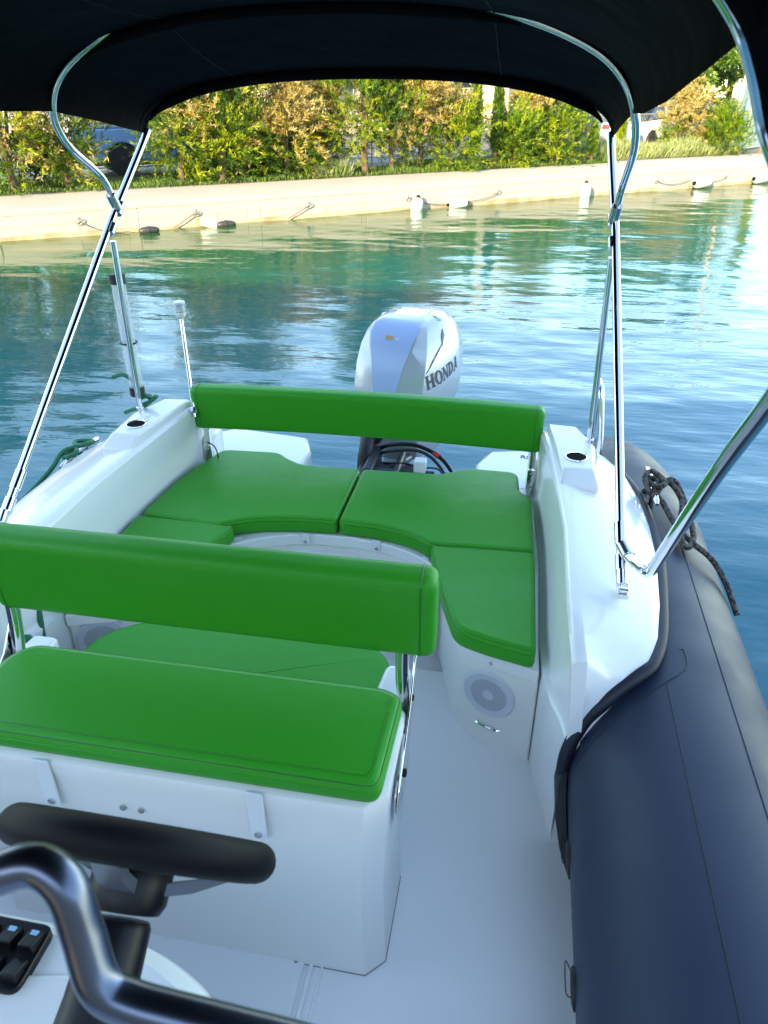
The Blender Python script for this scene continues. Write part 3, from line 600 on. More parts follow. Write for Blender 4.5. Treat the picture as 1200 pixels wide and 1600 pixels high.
# coamings: lofted along the side
def coam_sections():
    st = [  # y, bottom-in x, ledge x, top-in x, top-in z, top-out x, top-out z, low-out x
        (1.512, .868, .868, .880, .56, .89, .54, .893), (1.520, .866, .868, .876, .72, .905, .64, .91), (1.534, .865, .866, .871, .84, .93, .72, .935), (1.556, .862, .862, .866, .912, .965, .775, .97), (1.60, .855, .852, .860, .935, 1.02, .825, 1.025), (1.66, .84, .83, .858, .94, 1.075, .858, 1.08),
        (1.76, .81, .81, .856, .943, 1.108, .866, 1.113), (1.92, .795, .80, .856, .945, 1.135, .868, 1.142), (2.2, .79, .80, .858, .948, 1.162, .866, 1.17), (2.4, .79, .80, .845, .95, 1.165, .865, 1.172),
        (2.6, .785, .79, .825, .955, 1.155, .865, 1.163), (2.8, .77, .775, .805, .96, 1.118, .868, 1.128), (2.95, .755, .76, .785, .965, 1.055, .872, 1.065), (3.04, .75, .76, .78, .93, .97, .86, .98)]
    rings = []
    for y, bx, lx, tx, tz, ox, oz, lo in st:
        lz = min(.67, tz-.05)
        rings.append([(bx, y, FZ-.02), (lx, y, lz-.01), (lx+.012, y, lz), (lx+.02, y, lz+.02), (tx-.008, y, tz-.012), (tx+.004, y, tz), (tx+.03, y, tz+.003), ((tx+ox)/2, y, (tz+oz)/2+.012), (ox-.03, y, oz+.012), (ox, y, oz-.004), (lo, y, oz-.05), (lo, y, FZ-.02)])
    return rings
for s in (1, -1):
    cg = both(loft(coam_sections()), s)
    co = obj('coaming', cg, GEL, boat, angle=55, bevel=.009, seg=3)
    # raised pod with the cup holder
    P0 = [(.845, 2.49), (.985, 2.50), (1.0, 2.80), (.93, 2.99), (.80, 3.0)]; P1 = [(.853, 2.56), (.965, 2.565), (.98, 2.78), (.92, 2.975), (.805, 2.985)]
    obj('cup_holder_pod', both(loft([[(x, y, .90) for x, y in P0], [(x, y, .95) for x, y in P0], [(x, y, .992) for x, y in P1]]), s), GEL, boat, bevel=.010, seg=3)
    cx, cy = (.905, 2.66)
    ch = obj('cup_holder', both(lathe([(.044, -.0005), (.045, .004), (.038, .005), (.036, .001), (.034, -.008)], (cx, cy, .992)), s), CHR, boat)
    obj('cup_well', both(lathe([(.0365, .0), (.0362, .0045), (.001, .0035)], (cx, cy, .9925)), s), mat('dark_well', (.004, .003, .006), .9, spec=.1), ch)
# bench: U-shaped locker under the pads with a lip, aft transom and swim platforms
arc = [(.43, 2.33), (.385, 2.40), (.30, 2.462), (.19, 2.508), (.06, 2.53), (-.06, 2.53), (-.19, 2.508), (-.30, 2.462), (-.385, 2.40), (-.43, 2.33)]
arc = [(x*1.02, y-.055) for x, y in arc]
def U(off, yaft, xo, yfront):
    a = [(x*(1+off*1.6), y+off) for x, y in arc]
    R_ = fillet([(xo, yaft), (xo, yfront-.045), (.545+off, yfront+.045), a[0]], [0, 0, .14, 0], 8); R_ = R_[1:-1]
    return [(xo, yaft), (-xo, yaft)] + [(-x, y) for x, y in R_] + a[::-1] + R_[::-1]
obj('bench_lip', prism(U(.0, 3.03, .80, 1.845), .60, .650), GEL, boat, bevel=.006)
obj('bench_locker', prism(U(.012, 3.02, .803, 1.857), FZ-.01, .597), BOXM, boat, bevel=.01)
obj('locker_door', prism([(x*.93, y-.02) for x, y in arc] + [(x*.93, y+.05) for x, y in arc[::-1]], FZ+.03, .575), GEL, boat, bevel=.008)
obj('finger_recess', prism(fillet([(-.05, 2.425), (.09, 2.425), (.09, 2.462), (-.05, 2.462)], .01), .545, .583), BOXM, boat, bevel=.008)
obj('transom', box(-.76, .76, 3.03, 3.10, -.1, .60), GEL, boat, bevel=.012)
for s, xin in ((1, .50), (-1, .33)):
    P = [(xin, 3.04), (xin, 3.28), (xin+.06, 3.44), (.80, 3.50), (.92, 3.40), (.98, 3.04)]
    obj('swim_platform', both(prism(P, .40, .640), s), GEL, boat, bevel=.018)
    obj('quarter_block', both(prism([(.74, 3.0), (.74, 3.16), (.82, 3.30), (.98, 3.22), (1.04, 3.0)], .35, .80), s), GEL, boat, bevel=.03)
# side tubes
TXC, TZC, TR = 1.175, .55, .29
def tube_path():
    pts = []
    for y, r, x, z in ((-4.6, .25, .25, .70), (-4.2, .28, .62, .65), (-3.4, .29, .98, .60), (-2.4, TR, 1.13, TZC), (-1, TR, TXC, TZC), (0.5, TR, TXC, TZC), (2.0, TR, TXC, TZC), (2.7, TR, TXC, TZC), (3.05, .28, 1.165, .545), (3.3, .25, 1.15, .535), (3.52, .20, 1.13, .525), (3.64, .14, 1.12, .52), (3.70, .08, 1.115, .52), (3.72, .02, 1.115, .52)):
        pts.append((x, y, z, r))
    return pts
def tube_geo():
    P = tube_path(); c = catmull([(a[0], a[1], a[2]) for a in P], 10); rr = [float(np.interp(p.y, [a[1] for a in P], [a[3] for a in P])) for p in c]
    return tube(c, rr, 56)
def both_t(g, s): return g if s > 0 else move(mirx(g), (0, 0, -.06))
for s in (1, -1):
    tb = obj('side_tube', both_t(tube_geo(), s), TUBE, boat, angle=60)
    def on(a, y, k=0.0):   # point on the tube skin at angle a from the top towards the outside
        return (TXC+(TR+k)*math.sin(R(a)), y, TZC+(TR+k)*math.cos(R(a)))
    obj('tube_seam', both_t(join(tube([on(-12, y, .0005) for y in np.arange(-2, 1.63, .1)], .0013, 6), tube(catmull([on(-85, 1.45, .0004), on(-70, 1.465, .0004), on(-55, 1.485, .0004), on(-40, 1.515, .0004), on(-25, 1.56, .0004), on(-12, 1.61, .0004), on(-3, 1.65, .0004), on(1, 1.69, .0004), on(1, 1.75, .0004)], 5), .0013, 6), tube([on(-14, 1.75, .0004), on(1, 1.75, .0004)], .0013, 6)), s), mat('dark_seam', (.004, .006, .014), .6), tb)  # thin dark seam lines raised on the tube skin
    obj('tube_panel_edge', both_t(join(tube([on(20, y, .0004) for y in np.arange(-2, 2.6, .1)], .0016, 6)), s), TUBE, tb)
    lip = [on(-95, 1.508, .008), on(-85, 1.508, .014), on(-75, 1.517, .018), on(-65, 1.531, .020), on(-55, 1.549, .021), on(-45, 1.562, .022), on(-35, 1.588, .022), on(-25, 1.622, .020), on(-17, 1.668, .015), on(-10, 1.78, .010), on(-5, 1.95, .008), on(0, 2.2, .008), on(0, 2.42, .008), on(-2.5, 2.62, .008), on(-10.5, 2.82, .008), on(-23, 2.98, .008)]
    obj('rubber_strip', both_t(tube(catmull(lip, 5), .019, 12), s), LIP, boat, angle=60)
    # black end flap hanging under the strip
    fl = [[on(a, 1.455-.0045*(a+140) if a < -88 else 1.46, .010+(.022 if k else 0)) for k in (0, 1)] for a in (-125, -115, -105, -95, -88)]
    obj('tube_flap', both_t(loft([[on(a, y0, .004), on(a, y0, .03*w_), on(a, y1, .03*w_), on(a, y1, .004)] for a, y0, y1, w_ in ((-84, 1.50, 1.53, .4), (-90, 1.45, 1.535, .9), (-98, 1.39, 1.535, 1.1), (-106, 1.33, 1.53, .9), (-114, 1.27, 1.50, .5))]), s), RUB, boat, angle=60)
    for yy in (1.27, .95):
        gh = obj('tube_patch', both_t(lathe([(.045, -.02), (.043, .004), (.03, .008), (.001, .009)], on(-98, yy, 0), axis=(-math.sin(R(98)), 0, math.cos(R(98)))), s), RUB, boat)
        obj('patch_cord', both_t(tube(catmull([on(-96, yy+.03, .006), on(-92, yy+.04, .018), on(-90, yy+.01, .022), on(-95, yy-.02, .018), on(-98, yy-.02, .006)], 6), .0013, 6), s), BLK, gh)
# speakers in the forward faces of the bench arms
SN = Vector((-.365, -.931, 0)).normalized(); ST_ = Vector((.931, -.365, 0)).normalized()
for s in (1, -1):
    cx = .655 if s > 0 else .705
    SC = Vector((cx, 1.812+(.803-cx)*.392, .475 if s > 0 else .525))
    sp = obj('speaker', both(lathe([(.092, -.004), (.092, .006), (.086, .011), (.066, .009), (.062, .0085), (.001, .0085)], SC, axis=SN, seg=48), s), SPKR, boat)
    dots = []
    for r_ in np.arange(.0225, .0620, .0042):
        nd = int(2*math.pi*r_/.0050)
        for k in range(nd):
            a = 2*math.pi*k/nd+r_*60; p = SC+SN*.0106+ST_*(r_*math.cos(a))+Vector((0, 0, r_*math.sin(a))); q = .0009
            dots.append(([p-ST_*q-Vector((0, 0, q)), p+ST_*q-Vector((0, 0, q)), p+ST_*q+Vector((0, 0, q)), p-ST_*q+Vector((0, 0, q))], [(0, 1, 2, 3)]))
    obj('grille_holes', both(join(*dots), s), BLK, sp, smooth=False)
    obj('speaker_grille', both(lathe([(.0645, .0), (.0645, .0100), (.0005, .0100)], SC, axis=SN, seg=48), s), SPKG, sp)
    obj('tweeter', both(lathe([(.019, .0), (.019, .0016), (.0165, .0022), (.016, .0010), (.0005, .0012)], SC+SN*.0095, axis=SN, seg=32), s), SPKR, sp)
obj('floor_drain', join(tube(catmull([(.62, 1.880, .335), (.63, 1.868, .336), (.680, 1.849, .334), (.70, 1.850, .333)], 4), .008, 10)), CHR, boat)
# stern: quarter handles, cleats, stern light
obj('boarding_handle', tube(catmull([(1.035, 3.04, .80), (1.035, 3.06, .92), (1.015, 3.10, 1.09), (1.01, 3.15, 1.12), (1.01, 3.24, 1.10), (1.03, 3.34, .92), (1.03, 3.36, .74)], 5), .013), CHR, boat)
0 and obj('boarding_handle', mirx(tube(catmull([(.985, 3.12, .84), (1.0, 3.16, .93), (.985, 3.24, 1.0), (.985, 3.30, 1.0), (1.0, 3.42, .95), (1.0, 3.46, .84)], 5), .013)), CHR, boat)
for s in (1, -1):
    cl = obj('cleat', both_t(join(cyl((1.2, 2.61, .82), (1.2, 2.61, .895), .012), cyl((1.2, 2.73, .82), (1.2, 2.73, .895), .012), tube(catmull([(1.2, 2.51, .895), (1.2, 2.60, .905), (1.2, 2.74, .905), (1.2, 2.83, .895)], 4), [.006]+[.011]*11+[.006])), s), CHR, boat)
lt = thing('stern_light', 'all-round stern light with clear white cap on a thin steel pole behind the port coaming', 'light', (-.755, 2.90, .95))
obj('pole', cyl((-.765, 2.93, .93), (-.835, 3.07, 1.335), .0085, 14), CHR, lt)
obj('base', lathe([(.02, 0), (.02, .012), (.012, .02)], (-.765, 2.93, .955)), CHRD, lt)
lc = (-.836, 3.072, 1.335)
obj('lamp_socket', lathe([(.012, 0), (.022, .012), (.024, .022), (.024, .028)], lc), WHP, lt)
obj('lens', lathe([(.021, 0), (.023, .002), (.023, .035), (.021, .038), (.002, .039)], (lc[0], lc[1], lc[2]+.028)), mat('lens_plastic', (.80, .84, .88), .08, trans=.6, ior=1.4), lt)
obj('lens_cap', lathe([(.025, 0), (.026, .004), (.024, .009), (.002, .010)], (lc[0], lc[1], lc[2]+.067)), WHP, lt)

# ------------------------------------------------------------------ green pads on the bench
padz = (.655, .727)
th = 'green vinyl sun pads around the stern bench'
def tab(x, y, z, nx, ny, parent, w_=.016, h_=.05, depth=.008):
    """snap strap hanging from a cushion; (nx, ny) points out of the wall"""
    tx, ty = -ny, nx; P = []
    for zz in (z, z-h_):
        for a, b in ((-w_, 0), (w_, 0), (w_, depth), (-w_, depth)): P.append((x+tx*a+nx*b, y+ty*a+ny*b, zz))
    o = obj('snap_strap', (P, [(0, 1, 2, 3), (7, 6, 5, 4), (0, 4, 5, 1), (1, 5, 6, 2), (2, 6, 7, 3), (3, 7, 4, 0)]), WHP, parent, bevel=.002, seg=2)
    obj('snap', lathe([(.0075, 0), (.0072, .003), (.004, .0045), (.0005, .005)], (x+nx*depth, y+ny*depth, z-h_+.014), axis=(nx, ny, 0), seg=20), CHRD, o)
RP = [(.004, 2.475), (.004, 2.955), (.36, 2.965), (.43, 3.02), (.50, 3.05), (.700, 3.045), (.712, 2.86), (.762, 2.81), (.776, 2.385), (.395, 2.365), (.34, 2.405), (.26, 2.445), (.14, 2.470)]
LP_ = [(-.004, 2.475), (-.004, 2.955), (-.27, 2.945), (-.36, 3.0), (-.42, 3.06), (-.700, 3.045), (-.775, 2.72), (-.80, 2.385), (-.455, 2.355), (-.40, 2.402), (-.30, 2.445), (-.15, 2.470)]
for nm, P, lab in (('right', RP, 'large green sun pad on the stern bench, starboard side of the centre seam'), ('left', LP_, 'large green sun pad on the stern bench, port side of the centre seam')):
    t = thing('seat_cushion', lab, 'cushion', (P[0][0]+(.35 if nm == 'right' else -.35), 2.7, padz[0]), th)
    FL = [.024, .03, .06, .08, .05, .05, .04, .05, .03, .05, .05, .05]
    cvr = obj('cover', cushion(P, *padz, r=.018, fil=FL), GREEN, t, angle=50)
    obj('piping', piping(P, padz[1]-.0075, FL, .0055), PIPE, cvr)
    if nm == 'right': tab(.165, 2.461, .660, -.15, -.99, t); tab(.375, 2.375, .658, -.5, -.86, t)
    else: tab(-.13, 2.462, .660, 0, -1, t); tab(-.39, 2.392, .658, .35, -.94, t)
for s, lab in ((1, 'green pad on the starboard bench arm with its rounded front corner above the round speaker'), (-1, 'green pad on the port bench arm beside the coaming, mostly hidden by the front seat')):
    xo = .784 if s > 0 else .81
    P = [(.528, 1.875), (.64, 1.835), (xo, 1.798), (xo-.006, 2.378), (.392, 2.369), (.395, 2.33), (.47, 2.05)]
    if s < 0: P = [(-x, y) for x, y in P]
    t = thing('seat_cushion', lab, 'cushion', (s*.64, 2.1, padz[0]), th)
    cvr = obj('cover', cushion(P, *padz, r=.018, fil=[.05, .1, .035, .03, .03, .05, .15]), GREEN, t, angle=50)
    obj('piping', piping(P, padz[1]-.0075, [.05, .1, .035, .03, .03, .05, .15], .0055), PIPE, cvr)
    if s > 0: tab(.655, 1.864, .662, -.365, -.931, t, w_=.017, h_=.058, depth=.009)

# ------------------------------------------------------------------ aft backrest between the coamings
def bolster(x0, x1, yc, zc, h, th_, bow=0.0, tilt=0.0, n=40, r=.03, endr=.02, sag=0):
    rings = []
    sec = fillet([(-th_/2, -h/2), (th_/2, -h/2), (th_/2, h/2), (-th_/2, h/2)], r, 6)
    for i in range(n+1):
        u = i/n; x = x0+(x1-x0)*u; e = min(x-x0, x1-x)
        ins = endr-math.sqrt(max(endr**2-(endr-min(e, endr))**2, 0)) if e < endr else 0
        k = 2*u-1; yy = yc+bow*(1-k*k)
        sc = inset(sec, ins*.85) if ins > 1e-5 else sec
        c, s_ = math.cos(tilt), math.sin(tilt)
        rings.append([(x, yy+a*c+b*s_, zc-a*s_+b*c+sag*(1-k*k)) for a, b in sc])
    return rings
def bolster_geo(x0, x1, *a, endr=.02, n=40, **k):
    # extra stations inside the rounded ends
    L = x1-x0; us = sorted(set([0, .08, .25, .5, 1]+[1.0])); rs = []
    st = [x0+endr*q for q in (0, .06, .2, .4, .7, 1.0)]+list(np.linspace(x0+endr*2, x1-endr*2, n))+[x1-endr*q for q in (1.0, .7, .4, .2, .06, 0)]
    sec_all = []
    yc, zc, h, th_ = a[:4]; bow = k.get('bow', 0); tilt = k.get('tilt', 0); r = k.get('r', .03)
    sec = fillet([(-th_/2, -h/2), (th_/2, -h/2), (th_/2, h/2), (-th_/2, h/2)], r, 6)
    for x in st:
        e = min(x-x0, x1-x); ins = 0
        if e < endr: ins = endr-math.sqrt(max(endr**2-(endr-e)**2, 0))
        u = (x-x0)/L; q = 2*u-1; yy = yc+bow*(1-q*q); c, s_ = math.cos(tilt), math.sin(tilt)
        sc = inset(sec, ins*.9) if ins > 1e-5 else sec
        sec_all.append([(x, yy+a_*c+b_*s_, zc-a_*s_+b_*c) for a_, b_ in sc])
    return loft(sec_all)
ab = thing('padded_bolster', 'long green padded backrest bolster spanning the stern in front of the outboard motor', 'backrest', (0, 2.98, .9))
abp = obj('pad', bolster_geo(-.785, .785, 2.985, .962, .205, .085, bow=.035, tilt=-.08, r=.03, endr=.028), GREEN, ab, angle=60)
[obj('seam', q_, PIPE, abp) for q_ in [tube([(x, 2.989+a*math.cos(-.08)+b*math.sin(-.08), .962-a*math.sin(-.08)+b*math.cos(-.08)) for a, b in inset(fillet([(-.0425, -.1025), (.0425, -.1025), (.0425, .1025), (-.0425, .1025)], .03, 6), -.0004)], .0018, 6, closed=True) for x in (-.750, .750)]]
for x in (-.735, .755):
    post = obj('bracket', join(box(x-.012, x+.012, 2.965, 2.985, .66, .95), box(x-.017, x+.017, 2.955, 2.965, .68, .78)), CHR, ab, bevel=.002)
    obj('bolt', join(*[lathe([(.007, 0), (.006, .004), (.001, .005)], (x, 2.955, z), axis=(0, -1, 0), seg=12) for z in (.70, .76)]), CHRD, post)
obj('cable', tube(catmull([(-.73, 2.95, .80), (-.69, 2.94, .78), (-.68, 2.94, .72), (-.70, 2.94, .68)], 5), .003, 8), RUB, ab)

# ------------------------------------------------------------------ leaning-post seat in front of the helm
st = thing('leaning_post', 'white helm seat box with green cushion and steel-armed green backrest facing the steering wheel', 'seat', (-.1, 1.25, FZ))
bx0, bx1 = -.61, .452
sb = [[(x+dx, y, z) for x, y in fillet([(bx0, y0), (bx1, y0), (bx1, 1.45), (bx0, 1.45)], [.0, .055, .03, .03], 6)] for z, y0, dx in ()]
def boxring(z, g_): return [(x, y, z) for x, y in fillet([(bx0-g_, 1.045-g_), (bx1-.016+g_, 1.045-g_), (bx1-.016+g_, 1.35), (bx0-g_, 1.35)], [.05, .045, .03, .03], 1)]
obj('seat_box', loft([boxring(FZ-.01, .012), boxring(FZ+.3, .005), boxring(.82, .012), boxring(.872, .020), boxring(.885, .016), boxring(.889, .008)]), BOXM, st, angle=40)
obj('base_seal', tube([(x, y, FZ+.001) for x, y, z in boxring(0, .0125)], .0014, 6, closed=True), mat('sealant', (.22, .21, .20), .6), st)
obj('jump_seat_box', loft([[(x, y, z) for x, y in fillet([(-.57-g_, 1.352), (.33+g_, 1.352), (.33+g_, 1.80+g_), (-.57-g_, 1.80+g_)], .04, 5)] for z, g_ in ((FZ-.01, 0), (.56, .01), (.60, .012), (.612, .006))]), BOXM, st, angle=40)
for x0, x1 in ((.352, .440), (-.71, -.61)):
    obj('box_shoulder', prism(fillet([(x0, 1.33), (x1, 1.33), (x1, 1.52), (x0+.02, 1.52)], .02), .50, .81 if x0 < 0 else .86), GEL, st, bevel=.015)
seat_P = [(bx0+.03, 1.038), (.442, 1.034), (.448, 1.312), (.40, 1.336), (bx0+.075, 1.336), (bx0+.03, 1.28)]
spd = obj('seat_pad', cushion(seat_P, .893, .950, r=.020, fil=[.04, .035, .03, .04, .05, .05]), GREEN, st, angle=50)
obj('piping', piping(seat_P, .9425, [.04, .035, .03, .04, .05, .05], .0055), PIPE, spd)
obj('seat_seam', tube([(bx0+.06, 1.064, .9502), (.41, 1.060, .9502), (.418, 1.09, .9502), (.42, 1.30, .9502)], .0012, 6), PIPE, spd)
obj('jump_seat_pad', cushion([(-.62, 1.36), (.350, 1.36), (.352, 1.72), (.30, 1.80), (-.50, 1.80), (-.62, 1.68)], .614, .684, r=.022, fil=[.02, .03, .06, .06, .09, .09], ), GREEN, st, angle=50)
bkp = obj('backrest_pad', bolster_geo(-.635, .515, 1.385, 1.150, .240, .088, bow=.0, tilt=-.10, r=.034, endr=.03), GREEN, st, angle=60)
[obj('seam', q_, PIPE, bkp) for q_ in [tube([(x, 1.385+a*math.cos(-.10)+b*math.sin(-.10), 1.150-a*math.sin(-.10)+b*math.cos(-.10)) for a, b in inset(fillet([(-.044, -.12), (.044, -.12), (.044, .12), (-.044, .12)], .034, 6), -.0004)], .0018, 6, closed=True) for x in (-.600, .480)]]
for x, ms in ((.405, 1), (-.640, -1)):
    obj('backrest_post', join(tube(catmull([(x+.03, 1.385, 1.10), (x+.03, 1.375, .98), (x+.03+.008*ms, 1.36, .86), (x+.03+.01*ms, 1.345, .80)], 5), .017, 16)), CHR, st)
    pl = [(1.16, .70), (1.21, .63), (1.24, .66), (1.37, .86), (1.415, .96), (1.42, .99), (1.395, .985), (1.33, .90), (1.18, .80), (1.15, .75)]
    xx = x+.055 if ms > 0 else x+.002
    pl_o = obj('hinge_plate', loft([[(xx, y, z) for y, z in pl], [(xx+.005, y, z) for y, z in pl]]), CHR, st, bevel=.001, seg=2)
    obj('hinge_disc', lathe([(.045, 0), (.045, .004), (.02, .006), (.018, .012), (.001, .013)], (xx-.007, 1.20, .74), axis=(1, 0, 0)), CHRD, pl_o)
    obj('hinge_knob', join(lathe([(.011, 0), (.011, .005), (.008, .007), (.001, .008)], (xx+.004, 1.235, .775), axis=(1, 0, 0)), lathe([(.008, 0), (.008, .004), (.001, .005)], (xx+.004, 1.36, .90), axis=(1, 0, 0))), BLK, pl_o)
for x in (-.335, .17):   # straps holding the seat pad to the box front
    o = obj('snap_strap', box(x-.019, x+.019, 1.018, 1.0245, .745, .893), WHP, st, bevel=.002, seg=2)
    obj('snap', lathe([(.009, 0), (.0088, .004), (.005, .0055), (.0005, .006)], (x, 1.018, .762), axis=(0, -1, 0), seg=20), CHRD, o)
for x in (-.163, -.118):
    obj('screw', lathe([(.008, 0), (.0075, .002), (.004, .003), (.0005, .0032)], (x, 1.0300, .760), axis=(0, -1, 0), seg=20), mat('dull_screw', (.30, .30, .30), .5, .4), st)

# ------------------------------------------------------------------ outboard motor
MX, MY = .075, 3.62
MRY = 3.95
mo = thing('outboard_motor', 'silver outboard motor with front panel tinted with reflected sky and dark side lettering at the stern', 'outboard motor', (MX, MRY, 0))
def cowl_ring(z, yf, yb, hw, pw, fw_):
    """front panel half width pw, front corner half width fw_, widest hw"""
    P = [(-pw, yf), (pw, yf), (fw_, yf+.045), (hw*.93, yf+.17), (hw, yf+(yb-yf)*.45), (hw*.9, yf+(yb-yf)*.75), (hw*.55, yb-.03), (0, yb)]
    P = P+[(-x, y) for x, y in P[2:-1][::-1]]
    return [(MX+x, y, z) for x, y in P]
CR = [(.58, 3.68, 4.12, .19, .055, .13), (.64, 3.61, 4.22, .235, .06, .16), (.72, 3.585, 4.30, .262, .055, .185), (.86, 3.60, 4.36, .268, .070, .195), (.97, 3.635, 4.36, .262, .092, .195), (1.06, 3.675, 4.34, .240, .118, .185), (1.125, 3.72, 4.28, .203, .132, .168), (1.160, 3.775, 4.20, .168, .132, .150), (1.174, 3.84, 4.12, .135, .118, .125), (1.181, 3.90, 4.06, .09, .07, .08)]
obj('cowl', loft([cowl_ring(*c) for c in CR]), SILV, mo, angle=24, bevel=.012, seg=4)
def panel(i0, i1, off, k=.93):
    r = [];
    for z, yf, yb, hw, pw, fw_ in CR[i0:i1]: r.append([(MX-pw*k, yf-off, z), (MX+pw*k, yf-off, z), (MX+pw*k, yf+.004, z), (MX-pw*k, yf+.004, z)])
    return loft(r)
obj('front_panel', panel(2, 9, .004), SKYP, mo, bevel=.003, seg=2)
obj('lower_cowl', loft([cowl_ring(z, yf, yb, hw, pw, f_) for z, yf, yb, hw, pw, f_ in ((.42, 3.70, 4.10, .15, .04, .11), (.47, 3.62, 4.16, .215, .05, .16), (.53, 3.60, 4.20, .238, .055, .172), (.60, 3.598, 4.22, .244, .06, .175), (.648, 3.598, 4.24, .246, .065, .176))]), SILV, mo, angle=24, bevel=.006)
obj('cowl_seam', tube([Vector(p)*1.0+Vector((0, 0, 0)) for p in [((v[0]-MX)*1.008+MX, v[1]-.002, .652+.0*v[1]) for v in cowl_ring(.652, 3.597, 4.24, .246, .063, .168)]], .004, 6, closed=True), DKTX, mo)
obj('midsection', loft([[(MX+x*k, 3.88+y*k2, z) for x, y in ((-.09, -.12), (.09, -.12), (.11, 0), (.09, .14), (-.09, .14), (-.11, 0))] for z, k, k2 in ((-.75, .35, .9), (-.3, .5, .9), (.1, .8, 1), (.5, 1, 1.1))]), SILV, mo, bevel=.02)
obj('mount_bracket', join(box(MX-.17, MX+.17, 3.14, 3.36, .22, .56), box(MX-.12, MX+.12, 3.36, 3.60, .20, .46), box(MX-.13, MX-.08, 3.2, 3.5, .5, .60), box(MX+.02, MX+.05, 3.2, 3.5, .5, .59)), mat('dark_bracket', (.03, .033, .04), .45, .3), mo, bevel=.015)
obj('steering_arm', join(cyl((MX-.16, 3.30, .545), (MX+.22, 3.30, .55), .016), cyl((MX-.02, 3.30, .545), (MX+.05, 3.58, .50), .02)), mat('dark_steel', (.08, .085, .10), .4, .6), mo)
obj('bracket_cap', box(MX+.12, MX+.18, 3.26, 3.32, .57, .632), WHP, mo, bevel=.006)
hz = [(MX-.15, 3.62, .60), (MX-.155, 3.52, .635), (MX-.15, 3.42, .61), (MX-.15, 3.36, .53), (MX-.12, 3.30, .42)]
obj('rigging_hose', tube(catmull(hz, 8), .036, 20), RUB, mo)
obj('hose_collar', tube(catmull([hz[0], (MX-.152, 3.575, .617)], 1), .056, 24), RUB, mo, bevel=.01)
obj('control_cable', tube(catmull([(MX-.12, 3.50, .56), (MX-.03, 3.45, .625), (MX+.12, 3.42, .645), (MX+.26, 3.36, .60), (MX+.36, 3.25, .50), (MX+.40, 3.18, .42)], 8), .010, 10), BLK, mo)
obj('fuel_line', tube(catmull([(MX-.12, 3.48, .545), (MX-.02, 3.42, .605), (MX+.13, 3.40, .625), (MX+.24, 3.34, .58), (MX+.34, 3.22, .47), (MX+.38, 3.16, .40)], 8), .008, 10), RUB, mo)
obj('cable_clip', cyl((MX+.205, 3.39, .628), (MX+.235, 3.375, .615), .0145, 12), mat('red_tape', (.5, .02, .03), .5), mo)
obj('loose_wire', tube(catmull([(MX-.05, 3.38, .55), (MX+.06, 3.3, .60), (MX+.15, 3.34, .565), (MX+.25, 3.27, .59), (MX+.30, 3.2, .52)], 8), .0045, 8), BLK, mo)
def text(name, body, size, M, m, parent, off=.0, ext=.001):
    cu = bpy.data.curves.new(name, 'FONT'); cu.body = body; cu.size = size; cu.extrude = ext; cu.offset = off; cu.align_x = 'CENTER'; cu.align_y = 'CENTER'; cu.resolution_u = 3
    o = bpy.data.objects.new(name, cu); C.objects.link(o); dg = bpy.context.evaluated_depsgraph_get()
    me = bpy.data.meshes.new_from_object(o.evaluated_get(dg)); bpy.data.objects.remove(o)
    vs = [tuple(M @ v.co) for v in me.vertices]; fs = [tuple(p.vertices) for p in me.polygons]
    return obj(name, (vs, fs), m, parent, smooth=False)
def frame(o, ex, ey):
    ex = Vector(ex).normalized(); ey = Vector(ey); ey = (ey-ex*ey.dot(ex)).normalized(); ez = ex.cross(ey)
    return Matrix((( ex.x, ey.x, ez.x, o[0]), (ex.y, ey.y, ez.y, o[1]), (ex.z, ey.z, ez.z, o[2]), (0, 0, 0, 1)))
text('platform_lettering', 'RS', .05, frame((.735, 3.39, .641), (1, -.05, 0), (.05, 1, 0)), DKTX, boat, off=.0006)
for k in range(3): obj('platform_stripe', prism([(.775, 3.372+k*.017), (.83, 3.366+k*.017), (.83, 3.3695+k*.017), (.775, 3.3755+k*.017)], .638, .6415), DKTX, boat, smooth=False)
MF = frame((MX+.2450, 3.800, .915), (.052, .30, .035), (.02, 0, 1))
